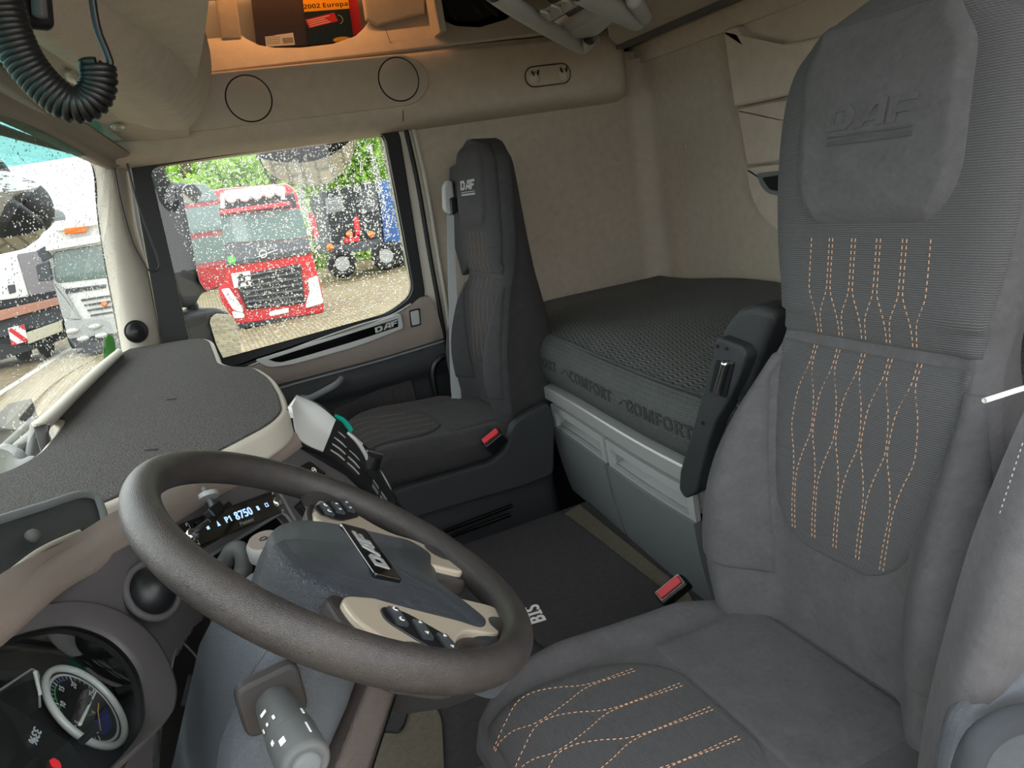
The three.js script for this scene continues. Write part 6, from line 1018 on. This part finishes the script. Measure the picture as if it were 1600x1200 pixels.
{
  // a lorry parked behind, seen only in the door mirror
  const t = thing('red_box_truck', 'red truck reflected in the main door mirror', 'truck'); const b = (name, x0, x1, y0, y1, z0, z1, m) => mesh(name, box3(x0, x1, YG + y0, YG + y1, z0, z1), m, t);
  b('body', 4.6, 7.1, 0.9, 3.9, 14, 20, M.truckRed); for (let k = 0; k < 3; k++) b('pane', 4.75, 6.95, 1.5 + k * 0.62, 2.02 + k * 0.62, 13.94, 14, M.truckGlass); b('bumper', 4.6, 7.1, 0.4, 0.9, 13.9, 15, M.truckGrille);
  for (const z of [15.2, 18.6]) for (const x of [4.8, 6.9]) wheelAt(V(x, YG + 0.5, z), 0.5, 0.3, t, 'x');
  const own = thing('own_trailer', 'pale truck body behind the cab reflected in the door mirror', 'trailer'); mesh('trailer_side', box3(0.1, 2.46, YG + 1.1, YG + 3.9, 2.4, 12), M.lightGrey, own); mesh('side_marker', box3(2.46, 2.475, -0.6, -0.55, 3, 3.9), M.lampAmber, own); for (const z of [6, 7.4, 8.8]) wheelAt(V(2.25, YG + 0.5, z), 0.5, 0.35, own, 'x'); mesh('trailer_leg', box3(1.0, 1.4, YG, YG + 1.1, 9.5, 11), M.truckDark, own);
}
{
  // trees beyond the yard: each a trunk, boughs and a crown of leaf clusters
  std('bark', '#5a5040', 0.9, {}); const leafM = ['#a5cc49', '#b5d85a', '#93bb43'].map((c, i) => std('leaf' + i, c, 0.8, { transmission: 0.35, thickness: 0 }));
  const leaf = (s) => { const g = new THREE.BufferGeometry(); g.setAttribute('position', new THREE.Float32BufferAttribute([0, 0, 0, s * 0.45, s * 0.5, s * 0.1, 0, s * 1.1, 0, -s * 0.45, s * 0.5, s * 0.1], 3)); g.setIndex([0, 1, 2, 0, 2, 3]); g.computeVertexNormals(); return g; };
  const crown = (n, rx, ry) => { const l = []; const cl = Array.from({ length: 26 }, () => { const a = rnd() * 6.283, h = rnd() * 2 - 1, k = Math.sqrt(1 - h * h) * (0.55 + 0.45 * rnd()); return V(Math.cos(a) * k * rx, h * ry, Math.sin(a) * k * rx); }); for (let i = 0; i < n; i++) { const c = cl[i % cl.length], g = leaf(0.18 + 0.16 * rnd()); g.rotateX(rnd() * 6.3); g.rotateY(rnd() * 6.3); const d = V(rnd() - 0.5, rnd() - 0.5, rnd() - 0.5).normalize().multiplyScalar(Math.pow(rnd(), 0.5) * 1.35); g.translate(c.x + d.x, c.y + d.y * 0.8, c.z + d.z); l.push(g); } return joined(l); };
  const kinds = [crown(9000, 2.9, 3.2), crown(9000, 2.6, 3.9)], trunk = joined([rod(V(0, -6.4, 0), V(0, 0.5, 0), 0.22, 0.12, 10), rod(V(0, -2.5, 0), V(1.2, 0.8, 0.4), 0.09, 0.04, 8), rod(V(0, -2, 0), V(-1.1, 1.0, -0.5), 0.09, 0.04, 8)]);
  const spots = [[36, 0.4, 0.9, 0], [38, 4.2, 1.0, 1], [37, 8.2, 1.05, 0], [40, 12.4, 1.15, 1], [44, 6.4, 1.3, 1]];
  spots.forEach(([x, z, s, k], i) => { const t = thing('tree', ['bright green tree in the upper left of the side window behind the door mirror', 'bright green tree rising behind the red truck roof', 'bright green tree rising behind the dark truck body, right of the kerb mirror', 'light green tree at the rear edge of the side window above the blue trailer', 'taller green tree farther back, standing behind the crescent kerb mirror'][i], 'tree', 'trees beyond the yard'); t.position.set(x, YG + 6.4 * s, z); t.rotation.y = i * 1.3; t.scale.setScalar(s); mesh('crown', kinds[k], leafM[i % 3], t); mesh('trunk', trunk, M.bark, t); });
  const hd = []; for (let i = 0; i < 9000; i++) { const g = leaf(0.16 + 0.14 * rnd()); g.rotateX(rnd() * 6.3); g.rotateY(rnd() * 6.3); g.translate(33.5 + rnd() * 1.6, YG + rnd() * 2.6, -1 + rnd() * 24); hd.push(g); } setData(mesh('hedge', joined(hd), M.leaf2), 'green hedge at the foot of the trees behind the parked trucks', 'hedge', null, 'stuff');
}
// ---------------------------------------------------------------- mirrors on the cab
std('mirrorShell', '#1f2326', 0.6, {});
{
  const t = thing('door_mirror', 'large dark door mirror with upright glass outside the passenger window', 'mirror');
  const n = V(-0.63, -0.02, 0.776).normalize(), o = onX(318, 370, 2.72), f = frame(o, n);
  const gl = rounded(pxs(f, [[283, 296], [292, 287], [322, 288], [340, 306], [354, 428], [350, 444], [322, 455], [311, 440]]), [0.02, 0.02, 0.03, 0.03, 0.02, 0.02, 0.01, 0.01]);
  const sh = rounded(pxs(f, [[230, 258], [262, 254], [270, 282], [292, 284], [325, 285], [344, 304], [357, 430], [352, 448], [320, 459], [312, 478], [286, 480], [272, 440], [252, 360]]), 0.03);
  mesh('mirror_housing', boxUV(plate(frame(o.clone().addScaledVector(n, -0.006), n), sh, 0.11, { bevel: 0.02, seg: 4 })), M.mirrorShell, t);
  mesh('mirror_glass', plate(f, gl, 0.004, { bevel: 0.0005, lift: 0.002 }), M.mirror, t);
  mesh('mirror_arm', capsule(onX(300, 478, 2.72), onX(298, 520, 2.70), 0.022), M.black, t); mesh('upper_arm', capsule(onX(248, 262, 2.72), onX(244, 215, 2.6), 0.022), M.black, t); mesh('arm_foot', rod(onX(244, 215, 2.6), V(2.47, 0.34, onX(244, 215, 2.6).z + 0.02), 0.02), M.black, t);
}
{
  const t = thing('wide_angle_mirror', 'smaller wide-angle mirror below the large door mirror', 'mirror');
  const n = V(-0.62, -0.12, 0.77).normalize(), o = onX(350, 520, 2.72), f = frame(o, n);
  mesh('mirror_housing', boxUV(plate(frame(o.clone().addScaledVector(n, -0.004), n), rounded(pxs(f, [[286, 500], [300, 488], [345, 480], [368, 490], [380, 552], [376, 568], [352, 572], [300, 560]]), 0.03), 0.10, { bevel: 0.02, seg: 4 })), M.mirrorShell, t);
  mesh('mount', capsule(onX(300, 492, 2.74), onX(298, 474, 2.74), 0.02), M.black, t);
  mesh('mirror_glass', plate(f, rounded(pxs(f, [[326, 500], [336, 490], [362, 492], [368, 504], [377, 548], [372, 564], [352, 566], [338, 540]]), 0.018), 0.004, { bevel: 0.0005, lift: 0.002 }), M.mirror, t);
}
{
  const t = thing('kerb_mirror', 'crescent kerb mirror under a dark cap at the top of the passenger window', 'mirror');
  const n = V(-0.66, -0.75, 0.05).normalize(), o = onX(485, 255, 2.72), f = frame(o, n);
  const gl = new THREE.SplineCurve([[409, 247], [440, 252], [480, 252], [520, 240], [552, 217], [553, 235], [538, 264], [512, 284], [482, 290], [450, 285], [424, 272], [410, 256], [409, 247]].map(([x, y]) => f.px(x, y))).getPoints(70).slice(0, -1);
  mesh('mirror_glass', plate(f, gl, 0.004, { bevel: 0.0005, lift: 0.003 }), M.mirror, t);
  const big = new THREE.SplineCurve([[407, 247], [422, 228], [470, 219], [530, 212], [554, 214], [555, 236], [539, 266], [513, 286], [482, 292], [449, 287], [422, 274], [408, 257], [407, 247]].map(([x, y]) => f.px(x, y))).getPoints(70).slice(0, -1);
  mesh('mirror_housing', boxUV(plate(frame(o.clone().addScaledVector(n, -0.003), n), big, 0.05, { bevel: 0.01, seg: 3 })), M.mirrorShell, t);
  mesh('bracket', boxUV(plate(frame(V(2.66, 0, 0), V(-1, 0, 0)), pxs(frame(V(2.66, 0, 0), V(-1, 0, 0)), [[462, 200], [500, 195], [503, 234], [466, 240]]), 0.03, { bevel: 0.004 })), M.black, t);
  mesh('bracket_arm', rod(onX(481, 206, 2.67), V(2.49, 0.36, onX(481, 206, 2.67).z), 0.022), M.black, t);
}
{
  const t = thing('front_mirror', 'dark bracketed front mirror seen through the upper windscreen', 'mirror');
  const P = (x, y, z = -0.62) => onZ(x, y, z);
  mesh('mirror_arm', tube([P(-40, 225), P(0, 270), P(22, 298), P(40, 318)], 0.035, { n: 30, k: 14 }), M.mirrorShell, t);
  mesh('arm_head', new THREE.SphereGeometry(1, 24, 18).scale(0.17, 0.12, 0.09).translate(...P(46, 322).toArray()), M.mirrorShell, t);
  const n = V(-0.75, -0.5, 0.35).normalize(), o = P(20, 360, -0.66), f = frame(o, n);
  mesh('mirror_housing', boxUV(plate(f, rounded(pxs(f, [[-90, 260], [0, 300], [40, 326], [76, 353], [62, 374], [36, 392], [-10, 402], [-100, 404]]), 0.05), 0.08, { bevel: 0.02, seg: 4 })), M.mirrorShell, t);
  mesh('mirror_glass', plate(f, rounded(pxs(f, [[-90, 352], [0, 372], [40, 366], [73, 354], [60, 373], [36, 389], [-10, 399], [-100, 400]]), 0.02), 0.004, { bevel: 0.0005, lift: 0.004 }), M.mirror, t);
}
{
  // wiper and cowl beyond the lower edge of the windscreen
  const t = thing('windscreen_wiper', 'grey wiper arms and spindle cover outside the lower windscreen', 'wiper');
  const P = (x, y, z) => onZ(x, y, z);
  mesh('wiper_arm', rod(P(2, 720, -0.50), P(62, 668, -0.50), 0.012), M.lightGrey, t); mesh('wiper_blade', rod(P(-10, 712, -0.52), P(50, 655, -0.52), 0.007), M.midGrey, t); mesh('spindle', capsule(P(8, 708, -0.5), P(24, 716, -0.48), 0.022), M.lightGrey, t);
  mesh('cowl', boxUV(shell([[P(-120, 730, -0.46), P(-40, 702, -0.46), P(18, 708, -0.46), P(30, 722, -0.45)], [P(-120, 800, -0.42), P(-40, 762, -0.42), P(20, 735, -0.42), P(48, 712, -0.42)], [P(-120, 880, -0.40), P(-40, 830, -0.40), P(24, 770, -0.40), P(70, 715, -0.40)]], 0.01, { nu: 16, nv: 8, flip: true })), M.lightGrey, t);
  mesh('link', rod(P(44, 716, -0.46), P(52, 664, -0.46), 0.007), M.midGrey, t);
}
{
  // round green sticker on the windscreen
  const c = (() => { const d = sight(170, 549); let t = 1; for (let i = 0; i < 40; i++) { const p = d.clone().multiplyScalar(t), s = screenAt(p.x, p.y).z; t *= 1 + 0.5 * (p.z - s) / Math.abs(s); } return d.multiplyScalar(t); })();
  const g = new THREE.CylinderGeometry(0.045, 0.045, 0.001, 32).rotateX(Math.PI / 2).rotateX(0.22).rotateY(-0.25).translate(c.x, c.y, c.z + 0.002); setData(mesh('windscreen_sticker', g, M.stickerGreen), 'round green sticker in the lower corner of the windscreen', 'sticker');
}
// ---------------------------------------------------------------- rain on the panes
{
  std('rainDrop', '#ffffff', 0.0, { transmission: 1, thickness: 0.002, ior: 1.33 });
  const ball = new THREE.SphereGeometry(1, 8, 6), m4 = new THREE.Matrix4(), q = new THREE.Quaternion(), s = V(1, 1, 1);
  const drops = (name, n, where, label) => { const o = new THREE.InstancedMesh(ball, M.rainDrop, n); o.name = name; for (let i = 0; i < n; i++) { const { p, r, stretch, n: nn } = where(i); q.setFromUnitVectors(V(0, 0, 1), nn); s.set(r, r * stretch, r * 0.5); m4.compose(p, q, s); o.setMatrixAt(i, m4); } scene.add(o); setData(o, label, 'raindrops', null, 'stuff'); };
  const nx = V(1, 0, 0);
  const quad = pxs(frame(V(2.428, 0, 0), V(-1, 0, 0)), [[226, 255], [610, 195], [655, 470], [380, 570]]);
  const trails = Array.from({ length: 46 }, () => [0.52 + 0.48 * rnd(), rnd() * 0.5]);
  drops('side_window_raindrops', 9000, (i) => { let a, b, r = 0.0009 + 0.0019 * Math.pow(rnd(), 2.5), st = 1; if (i < 1300) { const t = trails[i % 46]; a = t[0] + 0.004 * (rnd() - 0.5) + 0.006 * Math.sin(i * 0.01 + t[1] * 20); b = 0.08 + t[1] * 0.4 + 0.5 * rnd() * rnd(); r = 0.0011 + 0.0014 * rnd(); st = 1.2 + rnd(); } else { a = rnd(); b = Math.pow(rnd(), 1.15); } const p = quad[0].clone().lerp(quad[1], a), p2 = quad[3].clone().lerp(quad[2], a); p.lerp(p2, b); return { p: V(2.4285, p.y, p.x), r, stretch: st, n: nx }; }, 'raindrops scattered over the outside of the passenger window');
  drops('windscreen_raindrops', 4200, (i) => { const x = lerp(1.1, 2.38, Math.sqrt(rnd())), y = lerp(YW0 + 0.04, 0.27, rnd()), p = screenAt(x, y, 0.002), r = 0.0009 + 0.0016 * Math.pow(rnd(), 2.5); return { p, r, stretch: 1, n: V(0.1, 0.22, -0.97).normalize() }; }, 'raindrops scattered over the outside of the windscreen');
}
// ---------------------------------------------------------------- lift everything onto the pavement and hand over
for (const o of scene.children) if (!o.isCamera) { o.position.y += EYE; if (o.target) { o.target.position.y += EYE; o.target.updateMatrixWorld(); } }
scene.traverse((o) => { if (o.isMesh) { o.castShadow = true; o.receiveShadow = true; } });
renderer.render(scene, camera);
